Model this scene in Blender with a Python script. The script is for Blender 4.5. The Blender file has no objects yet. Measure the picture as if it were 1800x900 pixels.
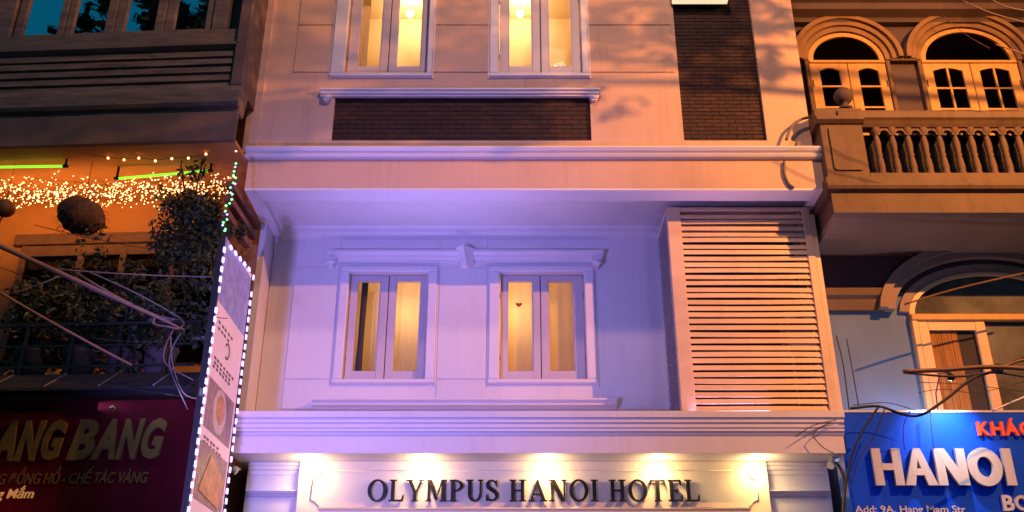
import bpy, bmesh, math, random
from mathutils import Vector, Matrix
random.seed(7)
R = math.radians
sc = bpy.context.scene
col = sc.collection
# ------------------------------------------------------------------ camera
PITCH = 25.1; FPX = 1730.0; CZ = 1.6
cam = bpy.data.cameras.new('camera'); camo = bpy.data.objects.new('camera', cam); col.objects.link(camo)
camo.location = (0, 0, CZ); camo.rotation_euler = (R(90 + PITCH), 0, 0)
cam.sensor_width = 36; cam.lens = 36 * FPX / 1800; cam.clip_end = 500
sc.camera = camo
# ------------------------------------------------------------------ world (dusk sky)
w = bpy.data.worlds.new('World'); sc.world = w; w.use_nodes = True
nt = w.node_tree; bg = nt.nodes['Background']
tcw = nt.nodes.new('ShaderNodeTexCoord'); sep = nt.nodes.new('ShaderNodeSeparateXYZ'); rmp = nt.nodes.new('ShaderNodeValToRGB')   # blue hour: even teal dome, paler at the horizon
nt.links.new(tcw.outputs['Generated'], sep.inputs[0]); nt.links.new(sep.outputs['Z'], rmp.inputs[0]); nt.links.new(rmp.outputs[0], bg.inputs[0])
rmp.color_ramp.elements[0].position = 0; rmp.color_ramp.elements[0].color = (.03, .14, .24, 1); rmp.color_ramp.elements[1].position = .55; rmp.color_ramp.elements[1].color = (.002, .16, .30, 1)
bg.inputs[1].default_value = .62
sc.view_settings.view_transform = 'Standard'; sc.view_settings.look = 'None'
sc.view_settings.exposure = 0; sc.view_settings.gamma = 1
sc.cycles.max_bounces = 6; sc.cycles.diffuse_bounces = 3; sc.cycles.glossy_bounces = 3
sc.cycles.transparent_max_bounces = 8; sc.cycles.sample_clamp_indirect = 4
sc.cycles.caustics_reflective = False; sc.cycles.caustics_refractive = False

def lamp(name, kind, loc, energy, color, size=.1, target=None, spot=None, blend=1, sizey=None):
    l = bpy.data.lights.new(name, kind); l.energy = energy; l.color = color
    if kind == 'AREA':
        l.size = size
        if sizey: l.shape = 'RECTANGLE'; l.size_y = sizey
    elif kind != 'SUN': l.shadow_soft_size = size
    if spot: l.spot_size = R(spot); l.spot_blend = blend
    o = bpy.data.objects.new(name, l); col.objects.link(o); o.location = loc
    if target is not None:
        o.rotation_euler = (Vector(target) - Vector(loc)).to_track_quat('-Z', 'Y').to_euler()
    return o
ORANGE = (1.0, .36, .075)
PURPLE = (.30, .24, 1.0)
WARM = (1.0, .63, .25)
LAMP = Vector((8.3, 5.5, 11.0))
lamp('street_lamp_light', 'SPOT', LAMP - Vector((0, 0, .25)), 5300, ORANGE, .055, (3.6, 11, 7.8), 122, 1)
lamp('added_fill_light', 'POINT', (1.0, 5.0, 14.0), 1350, (1.0, .50, .37), .3)  # unseen lamp added as warm fill for the upper facade
lamp('violet_flood_light', 'SPOT', (-3.35, 4.3, 2.75), 2500, PURPLE, .14, (-1.4, 12, 6.1), 58, 1)
lamp('violet_wash_light', 'SPOT', (3.4, 4.3, 2.4), 230, (.60, .38, 1.0), .4, (2.4, 12, 4.6), 74, 1)

# ------------------------------------------------------------------ helpers
class Frame:
    def __init__(s, o, rz): s.o = Vector(o); s.rz = rz; s.M = Matrix.Translation(s.o) @ Matrix.Rotation(rz, 4, 'Z'); s.I = s.M.inverted()
W0 = Frame((0, 0, 0), 0)
FL = Frame((-3.47, 10.45, 0), R(-3.2))      # the left neighbour stands slightly turned
def P(px, py, Y, F=W0):
    t = R(PITCH); a = (px - 900) / FPX; b = (450 - py) / FPX
    d = Vector((a, math.cos(t) - b * math.sin(t), math.sin(t) + b * math.cos(t)))
    o = Vector((0, 0, CZ)); o2 = F.I @ o; d2 = F.I.to_3x3() @ d
    k = (Y - o2.y) / d2.y
    return o2 + d2 * k
def X(px, py, Y, F=W0): return P(px, py, Y, F).x
def Z(py, Y, F=W0, px=900): return P(px, py, Y, F).z

class MB:
    def __init__(s): s.v = []; s.f = []; s.sm = []
    def add(s, v, f, sm=False):
        n = len(s.v); s.v += [tuple(p) for p in v]; s.f += [tuple(i + n for i in q) for q in f]; s.sm += [sm] * len(f); return s
    def box(s, x0, x1, y0, y1, z0, z1):
        return s.add([(x, y, z) for x in (x0, x1) for y in (y0, y1) for z in (z0, z1)],
                     [(0, 1, 3, 2), (4, 6, 7, 5), (0, 4, 5, 1), (2, 3, 7, 6), (0, 2, 6, 4), (1, 5, 7, 3)])
    def bbox(s, x0, x1, y0, y1, z0, z1, b=.01):
        "box with chamfered front edges (front = low y)"
        v = [(x0 + b, y0, z0 + b), (x1 - b, y0, z0 + b), (x1 - b, y0, z1 - b), (x0 + b, y0, z1 - b),
             (x0, y0 + b, z0), (x1, y0 + b, z0), (x1, y0 + b, z1), (x0, y0 + b, z1),
             (x0, y1, z0), (x1, y1, z0), (x1, y1, z1), (x0, y1, z1)]
        f = [(0, 1, 2, 3), (0, 4, 5, 1), (1, 5, 6, 2), (2, 6, 7, 3), (3, 7, 4, 0),
             (4, 8, 9, 5), (5, 9, 10, 6), (6, 10, 11, 7), (7, 11, 8, 4), (8, 11, 10, 9)]
        return s.add(v, f)
    def prism(s, pts, y0, y1):
        "outline in x,z extruded along y"
        n = len(pts); v = [(x, y0, z) for x, z in pts] + [(x, y1, z) for x, z in pts]
        return s.add(v, [tuple(range(n)), tuple(range(2 * n - 1, n - 1, -1))] + [(i, i + n, (i + 1) % n + n, (i + 1) % n) for i in range(n)])
    def profile(s, prof, x0, x1):
        "outline in y,z extruded along x (mouldings)"
        n = len(prof); v = [(x0, y, z) for y, z in prof] + [(x1, y, z) for y, z in prof]
        return s.add(v, [tuple(range(n)), tuple(range(2 * n - 1, n - 1, -1))] + [(i, i + n, (i + 1) % n + n, (i + 1) % n) for i in range(n)])
    def tube(s, pts, r, n=8, caps=True):
        pts = [Vector(p) for p in pts]; rr = r if isinstance(r, (list, tuple)) else [r] * len(pts); vs = []; fs = []
        for i, p in enumerate(pts):
            t = (pts[min(i + 1, len(pts) - 1)] - pts[max(i - 1, 0)]).normalized()
            a = t.cross(Vector((0, 0, 1)) if abs(t.z) < .9 else Vector((0, 1, 0))).normalized(); b = t.cross(a)
            for k in range(n):
                q = 2 * math.pi * k / n; vs.append(p + (a * math.cos(q) + b * math.sin(q)) * rr[i])
        for i in range(len(pts) - 1):
            for k in range(n): fs.append((i * n + k, i * n + (k + 1) % n, (i + 1) * n + (k + 1) % n, (i + 1) * n + k))
        s.add(vs, fs, True)
        if caps: m = len(s.v) - len(vs); s.f += [tuple(m + k for k in range(n)), tuple(m + (len(pts) - 1) * n + k for k in range(n))]; s.sm += [False, False]
        return s
    def lathe(s, prof, c, n=14, axis='z'):
        vs = []; fs = []
        for r, h in prof:
            for k in range(n):
                q = 2 * math.pi * k / n
                if axis == 'z': vs.append((c[0] + r * math.cos(q), c[1] + r * math.sin(q), c[2] + h))
                elif axis == 'y': vs.append((c[0] + r * math.cos(q), c[1] + h, c[2] + r * math.sin(q)))
                else: vs.append((c[0] + h, c[1] + r * math.cos(q), c[2] + r * math.sin(q)))
        for i in range(len(prof) - 1):
            for k in range(n): fs.append((i * n + k, i * n + (k + 1) % n, (i + 1) * n + (k + 1) % n, (i + 1) * n + k))
        return s.add(vs, fs, True)
    def arch(s, cx, cz, r0, r1, y0, y1, a0=0, a1=math.pi, n=28, e0=1, e1=1):
        "band between two (elliptic) arcs; e0/e1 = height factor of inner/outer arc"
        v = []; f = []
        for i in range(n + 1):
            a = a0 + (a1 - a0) * i / n; c, d = math.cos(a), math.sin(a)
            v += [(cx + r0 * c, y0, cz + r0 * d * e0), (cx + r1 * c, y0, cz + r1 * d * e1), (cx + r1 * c, y1, cz + r1 * d * e1), (cx + r0 * c, y1, cz + r0 * d * e0)]
        for i in range(n):
            for k in range(4): f.append((i * 4 + k, i * 4 + (k + 1) % 4, i * 4 + 4 + (k + 1) % 4, i * 4 + 4 + k))
        f += [(0, 1, 2, 3), (n * 4, n * 4 + 3, n * 4 + 2, n * 4 + 1)]
        return s.add(v, f)
    def wall(s, x0, x1, z0, z1, y, t, holes=()):
        "front face with rectangular holes and their reveals, real thickness t"
        xs = sorted({x0, x1, *[h[0] for h in holes], *[h[1] for h in holes]}); zs = sorted({z0, z1, *[h[2] for h in holes], *[h[3] for h in holes]})
        def solid(i, j):
            if i < 0 or j < 0 or i >= len(xs) - 1 or j >= len(zs) - 1: return False
            cx = (xs[i] + xs[i + 1]) / 2; cz = (zs[j] + zs[j + 1]) / 2
            return not any(h[0] < cx < h[1] and h[2] < cz < h[3] for h in holes)
        for i in range(len(xs) - 1):
            for j in range(len(zs) - 1):
                if not solid(i, j): continue
                a, b, c, d = xs[i], xs[i + 1], zs[j], zs[j + 1]
                s.add([(a, y, c), (b, y, c), (b, y, d), (a, y, d)], [(0, 1, 2, 3)]); s.add([(a, y + t, c), (b, y + t, c), (b, y + t, d), (a, y + t, d)], [(3, 2, 1, 0)])
                if not solid(i - 1, j): s.add([(a, y, c), (a, y, d), (a, y + t, d), (a, y + t, c)], [(0, 1, 2, 3)])
                if not solid(i + 1, j): s.add([(b, y, c), (b, y + t, c), (b, y + t, d), (b, y, d)], [(0, 1, 2, 3)])
                if not solid(i, j - 1): s.add([(a, y, c), (a, y + t, c), (b, y + t, c), (b, y, c)], [(0, 1, 2, 3)])
                if not solid(i, j + 1): s.add([(a, y, d), (b, y, d), (b, y + t, d), (a, y + t, d)], [(0, 1, 2, 3)])
        return s
    def mesh(s, name, mat, org=(0, 0, 0)):
        me = bpy.data.meshes.new(name); o = Vector(org)
        me.from_pydata([tuple(Vector(p) - o) for p in s.v], [], s.f)
        me.polygons.foreach_set('use_smooth', s.sm)
        bm = bmesh.new(); bm.from_mesh(me); bmesh.ops.remove_doubles(bm, verts=bm.verts, dist=1e-5) if len(bm.verts) < 60000 and any(s.sm) else None
        bmesh.ops.recalc_face_normals(bm, faces=bm.faces) if len(bm.faces) < 60000 else None
        bm.to_mesh(me); bm.free()
        if mat: me.materials.append(mat)
        return me
ORG = {}; FR = {}
def tag(o, label, cat, group=None):
    o['label'] = label; o['category'] = cat
    if group: o['group'] = group
    return o
def thing(name, label, cat, loc, group=None, F=W0):
    o = bpy.data.objects.new(name, None); col.objects.link(o); o.empty_display_size = .2
    o.location = F.M @ Vector(loc); o.rotation_euler = (0, 0, F.rz); ORG[o.name] = Vector(loc); FR[o.name] = F
    return tag(o, label, cat, group)
def part(name, mb, mat, parent, org=None, kind=None):
    "mb in frame coordinates; org = origin of the part in frame coordinates"
    po = ORG[parent.name]; org = Vector(org) if org is not None else po
    me = mb if isinstance(mb, bpy.types.Mesh) else mb.mesh(name, mat, org)
    o = bpy.data.objects.new(name, me); col.objects.link(o); o.parent = parent; o.location = org - po
    ORG[o.name] = org
    if kind: o['kind'] = kind
    return o
def single(name, mb, mat, label, cat, loc, group=None, F=W0, kind=None):
    me = mb.mesh(name, mat, loc); o = bpy.data.objects.new(name, me); col.objects.link(o)
    o.location = F.M @ Vector(loc); o.rotation_euler = (0, 0, F.rz); ORG[o.name] = Vector(loc)
    if label: tag(o, label, cat, group)
    if kind: o['kind'] = kind
    return o

# ------------------------------------------------------------------ materials
def mat(name, base, rough=.6, metal=0, var=.12, vscale=3.0, bump=.15, bscale=60, emis=None, estr=0, stain=None, stretch=(1, 1, 1), spec=.5, coat=0, streak=0, rnd=0):
    m = bpy.data.materials.new(name); m.use_nodes = True; t = m.node_tree; b = t.nodes['Principled BSDF']
    b.inputs['Roughness'].default_value = rough; b.inputs['Metallic'].default_value = metal
    b.inputs['Specular IOR Level'].default_value = spec; b.inputs['Coat Weight'].default_value = coat
    tc = t.nodes.new('ShaderNodeTexCoord'); mp = t.nodes.new('ShaderNodeMapping'); mp.inputs['Scale'].default_value = stretch
    geo = t.nodes.new('ShaderNodeNewGeometry'); t.links.new(geo.outputs['Position'], mp.inputs[0])
    n = t.nodes.new('ShaderNodeTexNoise'); n.inputs['Scale'].default_value = vscale; n.inputs['Detail'].default_value = 6; n.inputs['Roughness'].default_value = .62
    t.links.new(mp.outputs[0], n.inputs['Vector'])
    r = t.nodes.new('ShaderNodeValToRGB'); r.color_ramp.elements[0].position = .3; r.color_ramp.elements[1].position = .72
    c0 = tuple(c * (1 - var) for c in base) + (1,); c1 = tuple(min(1, c * (1 + var * .6)) for c in base) + (1,)
    r.color_ramp.elements[0].color = c0; r.color_ramp.elements[1].color = c1
    t.links.new(n.outputs[0], r.inputs[0]); out = r.outputs[0]
    if stain:
        n3 = t.nodes.new('ShaderNodeTexNoise'); n3.inputs['Scale'].default_value = stain[1]; n3.inputs['Detail'].default_value = 8; n3.inputs['Roughness'].default_value = .7
        mp3 = t.nodes.new('ShaderNodeMapping'); mp3.inputs['Scale'].default_value = (1, 1, .25) if len(stain) < 4 else stain[3]
        t.links.new(geo.outputs['Position'], mp3.inputs[0]); t.links.new(mp3.outputs[0], n3.inputs['Vector'])
        r3 = t.nodes.new('ShaderNodeValToRGB'); r3.color_ramp.elements[0].position = .52; r3.color_ramp.elements[1].position = .75
        r3.color_ramp.elements[0].color = (0, 0, 0, 1); r3.color_ramp.elements[1].color = (stain[2],) * 3 + (1,)
        mx = t.nodes.new('ShaderNodeMixRGB'); t.links.new(n3.outputs[0], r3.inputs[0]); t.links.new(r3.outputs[0], mx.inputs[0])
        t.links.new(out, mx.inputs[1]); mx.inputs[2].default_value = stain[0] + (1,); out = mx.outputs[0]
    if streak:      # rain streaks: noise drawn out downwards, broken up by a second one
        a_ = t.nodes.new('ShaderNodeTexNoise'); a_.inputs['Scale'].default_value = 7; a_.inputs['Detail'].default_value = 5
        ma = t.nodes.new('ShaderNodeMapping'); ma.inputs['Scale'].default_value = (1.6, 1.6, .10); t.links.new(geo.outputs['Position'], ma.inputs[0]); t.links.new(ma.outputs[0], a_.inputs['Vector'])
        c_ = t.nodes.new('ShaderNodeTexNoise'); c_.inputs['Scale'].default_value = 1.1; c_.inputs['Detail'].default_value = 5; t.links.new(geo.outputs['Position'], c_.inputs['Vector'])
        ra = t.nodes.new('ShaderNodeMapRange'); ra.inputs[1].default_value = .50; ra.inputs[2].default_value = .78; t.links.new(a_.outputs[0], ra.inputs[0])
        rc = t.nodes.new('ShaderNodeMapRange'); rc.inputs[1].default_value = .42; rc.inputs[2].default_value = .68; t.links.new(c_.outputs[0], rc.inputs[0])
        mu = t.nodes.new('ShaderNodeMath'); mu.operation = 'MULTIPLY'; t.links.new(ra.outputs[0], mu.inputs[0]); t.links.new(rc.outputs[0], mu.inputs[1])
        m2 = t.nodes.new('ShaderNodeMath'); m2.operation = 'MULTIPLY'; m2.inputs[1].default_value = streak; t.links.new(mu.outputs[0], m2.inputs[0])
        mx = t.nodes.new('ShaderNodeMixRGB'); t.links.new(m2.outputs[0], mx.inputs[0]); t.links.new(out, mx.inputs[1]); mx.inputs[2].default_value = (.26, .21, .18, 1); out = mx.outputs[0]
    if rnd:
        oi = t.nodes.new('ShaderNodeObjectInfo'); rr_ = t.nodes.new('ShaderNodeMapRange'); rr_.inputs[3].default_value = 1 - rnd; rr_.inputs[4].default_value = 1 + rnd; t.links.new(oi.outputs['Random'], rr_.inputs[0])
        hs = t.nodes.new('ShaderNodeHueSaturation'); t.links.new(rr_.outputs[0], hs.inputs['Value']); t.links.new(out, hs.inputs['Color']); out = hs.outputs[0]
    t.links.new(out, b.inputs['Base Color'])
    if bump:
        n2 = t.nodes.new('ShaderNodeTexNoise'); n2.inputs['Scale'].default_value = bscale; n2.inputs['Detail'].default_value = 4
        t.links.new(mp.outputs[0], n2.inputs['Vector']); bp = t.nodes.new('ShaderNodeBump'); bp.inputs['Strength'].default_value = bump; bp.inputs['Distance'].default_value = .01
        t.links.new(n2.outputs[0], bp.inputs['Height']); t.links.new(bp.outputs[0], b.inputs['Normal'])
    if emis:
        b.inputs['Emission Color'].default_value = tuple(emis) + (1,); b.inputs['Emission Strength'].default_value = estr
    return m
def glassmat(name, tint=(1, 1, 1), refl=.12, rough=.02):
    m = bpy.data.materials.new(name); m.use_nodes = True; t = m.node_tree; t.nodes.clear()
    o = t.nodes.new('ShaderNodeOutputMaterial'); tr = t.nodes.new('ShaderNodeBsdfTransparent'); tr.inputs[0].default_value = tint + (1,)
    g = t.nodes.new('ShaderNodeBsdfGlossy'); g.inputs['Roughness'].default_value = rough; g.inputs[0].default_value = (1, 1, 1, 1)
    fr = t.nodes.new('ShaderNodeLayerWeight'); fr.inputs[0].default_value = refl; mx = t.nodes.new('ShaderNodeMixShader')
    n = t.nodes.new('ShaderNodeTexNoise'); n.inputs['Scale'].default_value = 2.5; bp = t.nodes.new('ShaderNodeBump'); bp.inputs['Strength'].default_value = .05; bp.inputs['Distance'].default_value = .02
    t.links.new(n.outputs[0], bp.inputs['Height']); t.links.new(bp.outputs[0], g.inputs['Normal'])
    t.links.new(fr.outputs['Fresnel'], mx.inputs[0]); t.links.new(tr.outputs[0], mx.inputs[1]); t.links.new(g.outputs[0], mx.inputs[2]); t.links.new(mx.outputs[0], o.inputs[0])
    return m
M = {}
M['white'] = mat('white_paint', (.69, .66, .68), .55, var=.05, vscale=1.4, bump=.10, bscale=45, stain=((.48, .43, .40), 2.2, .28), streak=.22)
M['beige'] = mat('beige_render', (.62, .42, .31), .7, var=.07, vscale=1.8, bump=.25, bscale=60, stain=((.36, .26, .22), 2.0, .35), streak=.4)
M['trim'] = mat('lilac_white_trim', (.72, .68, .72), .45, var=.04, bump=.06)
M['winframe'] = mat('window_paint', (.55, .48, .50), .4, var=.05, bump=.05)
M['brick'] = mat('dark_brick', (.036, .011, .007), .75, var=.35, vscale=9, bump=.5, bscale=80, rnd=.3)
M['mortar'] = mat('dark_mortar', (.030, .012, .010), .9, var=.3, bump=.4)
M['room'] = mat('cream_room_paint', (.86, .66, .44), .7, var=.05, bump=.05)
M['curtain'] = mat('dark_curtain', (.05, .045, .06), .9, var=.3, vscale=20, stretch=(6, 6, .3))
M['linen'] = mat('cream_blind', (.85, .66, .36), .8, var=.1, vscale=30, stretch=(6, 6, .5), bump=.2, bscale=150)
M['glass'] = glassmat('window_glass', (1, .98, .93), .05)
M['mirror'] = glassmat('dusk_mirror_glass', (.10, .12, .12), .94, .01)
M['darkglass'] = glassmat('dark_glass', (.40, .33, .25), .07, .02)
M['gold'] = mat('warm_white_sign_board', (.82, .70, .48), .35, var=.04, bump=.04, coat=.2)
M['ink'] = mat('dark_bronze_lettering', (.018, .012, .012), .35, metal=.3, var=.2, bump=.05)
M['slat'] = mat('slat_paint', (.76, .54, .36), .5, var=.10, vscale=5, bump=.15, stretch=(.4, 1, 1), stain=((.40, .30, .24), 5, .4), rnd=.10)
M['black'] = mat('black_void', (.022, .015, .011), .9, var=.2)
M['cable'] = mat('black_cable', (.012, .011, .012), .55, var=.2, bump=.1)
M['greycable'] = mat('grey_conduit', (.16, .14, .14), .6, var=.2)
M['pinkcable'] = mat('pale_sheathed_cable', (.20, .12, .10), .6, var=.25, vscale=12)
M['metal'] = mat('weathered_metal', (.35, .33, .32), .4, metal=.6, var=.2)
M['whiteplastic'] = mat('white_plastic', (.7, .7, .7), .35, var=.05, bump=.02)
M['lens'] = mat('lens_black', (.01, .01, .012), .08, var=.1, bump=0)
M['leftwood'] = mat('grey_weathered_timber', (.20, .14, .11), .75, var=.45, vscale=7, bump=.6, bscale=40, stretch=(.35, 1, 2.2), stain=((.24, .19, .17), 5, .5, (.4, 1, 2)))
M['leftwall'] = mat('brown_grey_render', (.16, .105, .09), .8, var=.3, vscale=2.5, bump=.4)
M['leftplank'] = mat('slate_plank', (.20, .145, .12), .8, var=.6, vscale=6, bump=.8, bscale=50, stretch=(.3, 1, 2.5), stain=((.26, .21, .17), 4, .6, (.5, 1, 2.5)))
M['ochre'] = mat('ochre_wall', (.46, .20, .055), .8, var=.14, vscale=2, bump=.3)
M['brownwood'] = mat('brown_wood', (.16, .065, .032), .5, var=.35, vscale=6, bump=.4, stretch=(1, 1, 4))
M['rightwall'] = mat('dusky_plum_render', (.085, .055, .06), .85, var=.18, vscale=2.2, bump=.35, stain=((.12, .08, .08), 2.5, .5))
M['rightblue'] = mat('pale_grey_blue_wall', (.11, .18, .32), .75, var=.12, vscale=1.6, bump=.3, stain=((.18, .20, .25), 2.4, .5))
M['stone'] = mat('cream_stucco', (.13, .075, .045), .7, var=.2, vscale=3, bump=.35, stain=((.05, .028, .02), 4.5, .8))
M['arch_stone'] = mat('ochre_arch_stucco', (.22, .12, .05), .7, var=.2, bump=.35, stain=((.10, .055, .03), 4, .6))
M['stone_brightened'] = mat('stucco_brightened_for_shade', (.30, .20, .16), .75, var=.15, bump=.3, stain=((.22, .14, .12), 3, .5))  # paler copy of the stucco; light missing on shaded parts put into the colour
M['yellowwood'] = mat('ochre_painted_wood', (.52, .28, .08), .5, var=.16, vscale=5, bump=.2, stretch=(1, 1, .4))
M['creamwood'] = mat('cream_painted_door', (.74, .46, .24), .45, var=.08, bump=.1)
M['drape'] = mat('ochre_striped_drape', (.42, .22, .08), .9, var=.6, vscale=16, stretch=(2.2, 1, .06), bump=.2)
M['blue'] = mat('blue_sign_vinyl', (.002, .075, .85), .6, var=.08, bump=.05, spec=.12)
M['silver'] = mat('brushed_letter_metal', (.72, .68, .68), .32, metal=.25, var=.08, vscale=20, bump=.06, stretch=(1, 1, .1))
M['redletter'] = mat('red_letter_plastic', (.75, .09, .03), .4, var=.08, emis=(1, .1, .03), estr=.25)
M['letterside'] = mat('letter_return_dark', (.03, .03, .06), .5, var=.1)
M['redsign'] = mat('crimson_sign_sheet', (.050, .003, .006), .8, var=.45, vscale=2.2, bump=.5, bscale=6, stretch=(1, 1, .6), spec=.05)
M['olive'] = mat('dull_brass_letters', (.085, .062, .004), .95, metal=.0, var=.25)
M['yellowprint'] = mat('pale_yellow_print', (.75, .62, .22), .5, var=.1, emis=(.8, .6, .15), estr=.12)
M['awning'] = mat('black_awning_fabric', (.012, .010, .013), .8, var=.3, bump=.3)
M['leaf'] = mat('dark_green_leaf', (.030, .045, .016), .55, var=.5, vscale=4, bump=.1)
M['leaf2'] = mat('olive_leaf', (.045, .055, .02), .55, var=.5, vscale=4, bump=.1)
M['bark'] = mat('tree_bark', (.09, .06, .045), .9, var=.4, bump=.8)
M['basket'] = mat('coir_basket', (.10, .05, .03), .95, var=.5, vscale=10, bump=1.0, bscale=35)
M['terracotta'] = mat('dusty_pot', (.09, .06, .055), .8, var=.25)
M['green_tube'] = mat('green_neon_tube', (.2, .8, .1), .4, var=0, bump=0, emis=(.22, .9, .03), estr=1.5)
M['fairy'] = mat('warm_fairy_bulb', (1, .8, .6), .4, var=0, bump=0, emis=(1, .40, .16), estr=6)
M['green_led'] = mat('green_led', (.2, 1, .4), .4, var=0, bump=0, emis=(.12, 1, .25), estr=5)
M['led'] = mat('violet_white_led', (.9, .85, 1), .4, var=0, bump=0, emis=(.38, .30, 1), estr=3.0)
M['bulb'] = mat('lit_bulb', (1, .9, .7), .4, var=0, bump=0, emis=(1, .80, .48), estr=60)
M['spotbulb'] = mat('downlight_lens', (1, .9, .7), .4, var=0, bump=0, emis=(1, .76, .42), estr=30)
M['lightbox'] = mat('lit_cream_acrylic', (.9, .85, .6), .4, var=.06, bump=0, emis=(1, .80, .48), estr=.95)
M['asphalt'] = mat('asphalt', (.05, .05, .05), .9, var=.3, bump=.6)
M['paving'] = mat('paving', (.22, .20, .19), .85, var=.25, bump=.5)
M['sodium'] = mat('sodium_lamp_glass', (1, .6, .3), .4, var=0, bump=0, emis=(1, .45, .12), estr=25)
M['mesh'] = mat('mesh_wire', (.50, .46, .50), .5, metal=.2)
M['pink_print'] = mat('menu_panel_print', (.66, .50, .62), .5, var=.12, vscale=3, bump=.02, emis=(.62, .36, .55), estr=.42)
M['print_dark'] = mat('menu_print_ink', (.16, .12, .18), .6, var=.2)
M['photo_food'] = mat('menu_food_picture', (.50, .26, .16), .5, var=.5, vscale=9, bump=.02, emis=(.6, .2, .08), estr=.15)
M['photo_plate'] = mat('menu_plate_picture', (.55, .45, .55), .5, var=.25, vscale=9, bump=.02, emis=(.5, .4, .6), estr=.12)
M['photo_back'] = mat('menu_picture_ground', (.34, .25, .33), .5, var=.4, vscale=9, bump=.02)
M['photo_leaf'] = mat('menu_leaf_picture', (.22, .20, .48), .5, var=.6, vscale=7, bump=.02, emis=(.3, .24, .7), estr=.3)
M['pane_reflect'] = mat('grey_pane_reflection', (.12, .13, .15), .9, var=.85, vscale=1.2, bump=0)  # blotchy grey backing; reflections in the lower panes put into its colour
M['heart'] = mat('red_sticker', (.45, .04, .02), .5, var=.1)

# ------------------------------------------------------------------ ground
g = MB().add([(-60, -60, 0), (60, -60, 0), (60, 60, 0), (-60, 60, 0)], [(0, 1, 2, 3)])
single('ground', g, M['paving'], None, None, (0, 0, 0), kind='structure')
g = MB().add([(-60, 1, .004), (60, 1, .004), (60, 8.6, .004), (-60, 8.6, .004)], [(0, 1, 2, 3)])
single('road', g, M['asphalt'], None, None, (0, 0, 0), kind='structure')
single('pavement', MB().box(-60, 60, 8.6, 11.9, .001, .13), M['paving'], None, None, (0, 8.6, 0), kind='structure')

# ================================================================== HOTEL
YF, YW, YB = 11.0, 11.10, 12.35          # slab fronts, upper wall, recess back wall
XL, XR = -3.41, 4.02
zs0 = Z(330, YF); zs1 = Z(281, YF)       # upper slab fascia
hotel = thing('hotel', 'white and beige narrow hotel with lit windows, brick panels and violet lit balcony recess', 'building', (0, 11.1, 0))
# body behind (returns of the side walls and roof)
part('wall_core', MB().box(XL - .02, XR, 13.6, 19, 0, 13.5), M['beige'], hotel, (0, 13.6, 0))
ZT = 13.5
# ---- upper wall with holes for windows and panels
def win_rect(x0, x1, z0, z1): return (x0, x1, z0, z1)
up = []   # (leaf x0, split, leaf x1, panes..., outer architrave x0,x1)
yy = 66
def Xu(px): return X(px, yy, YW)
U1 = dict(o0=Xu(587), o1=Xu(762), l0=Xu(611), sp=Xu(683.5), l1=Xu(753), p=[(Xu(629.5), Xu(669)), (Xu(697), Xu(740))])
U2 = dict(o0=Xu(861), o1=Xu(1033), l0=Xu(877), sp=Xu(950.5), l1=Xu(1021), p=[(Xu(894), Xu(935.5)), (Xu(964.5), Xu(1006))])
zu0 = Z(131, YW); zu1 = zu0 + 1.62
bp0, bp1, bz0, bz1 = X(585.5, 210, YW), X(1038.5, 210, YW), Z(247, YW), Z(169, YW)
tp0, tp1, tz0 = X(1192, 124, YW), X(1333, 124, YW), Z(247, YW)
holes = [(U1['l0'], U1['l1'], zu0, zu1), (U2['l0'], U2['l1'], zu0, zu1), (bp0, bp1, bz0, bz1), (tp0, tp1, tz0, ZT - .4)]
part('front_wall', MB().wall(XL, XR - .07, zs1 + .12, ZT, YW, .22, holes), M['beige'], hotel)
part('inner_wall', MB().box(XL, XR - .07, YW + .95, YW + 1.1, zs1, ZT), M['beige'], hotel)
# corner strip and downpipe at the left end
part('corner_strip', MB().bbox(XL - .13, XL + .07, YW - .035, YW + .3, zs1 + .14, ZT, .012), M['beige'], hotel)
# shallow raised courses that leave real grooves between them
def courses(x0, x1, zc, y, matl, name='render_panel', th=.014, g=.012):
    for a, b in zip(zc[:-1], zc[1:]):
        part(name, MB().bbox(x0, x1, y - th, y - .001, a + g / 2, b - g / 2, .005), matl, hotel, (x0, y, a))
zg = [Z(247, YW) - .02, Z(128, YW), Z(45, YW), Z(45, YW) + .62, Z(45, YW) + 1.24]
courses(X(520, 90, YW), U1['o0'] - .01, zg[1:], YW, M['beige'])
courses(U1['o1'] + .01, U2['o0'] - .01, zg[1:], YW, M['beige'])
courses(U2['o1'] + .01, tp0 - .05, zg[1:], YW, M['beige'])

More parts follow.
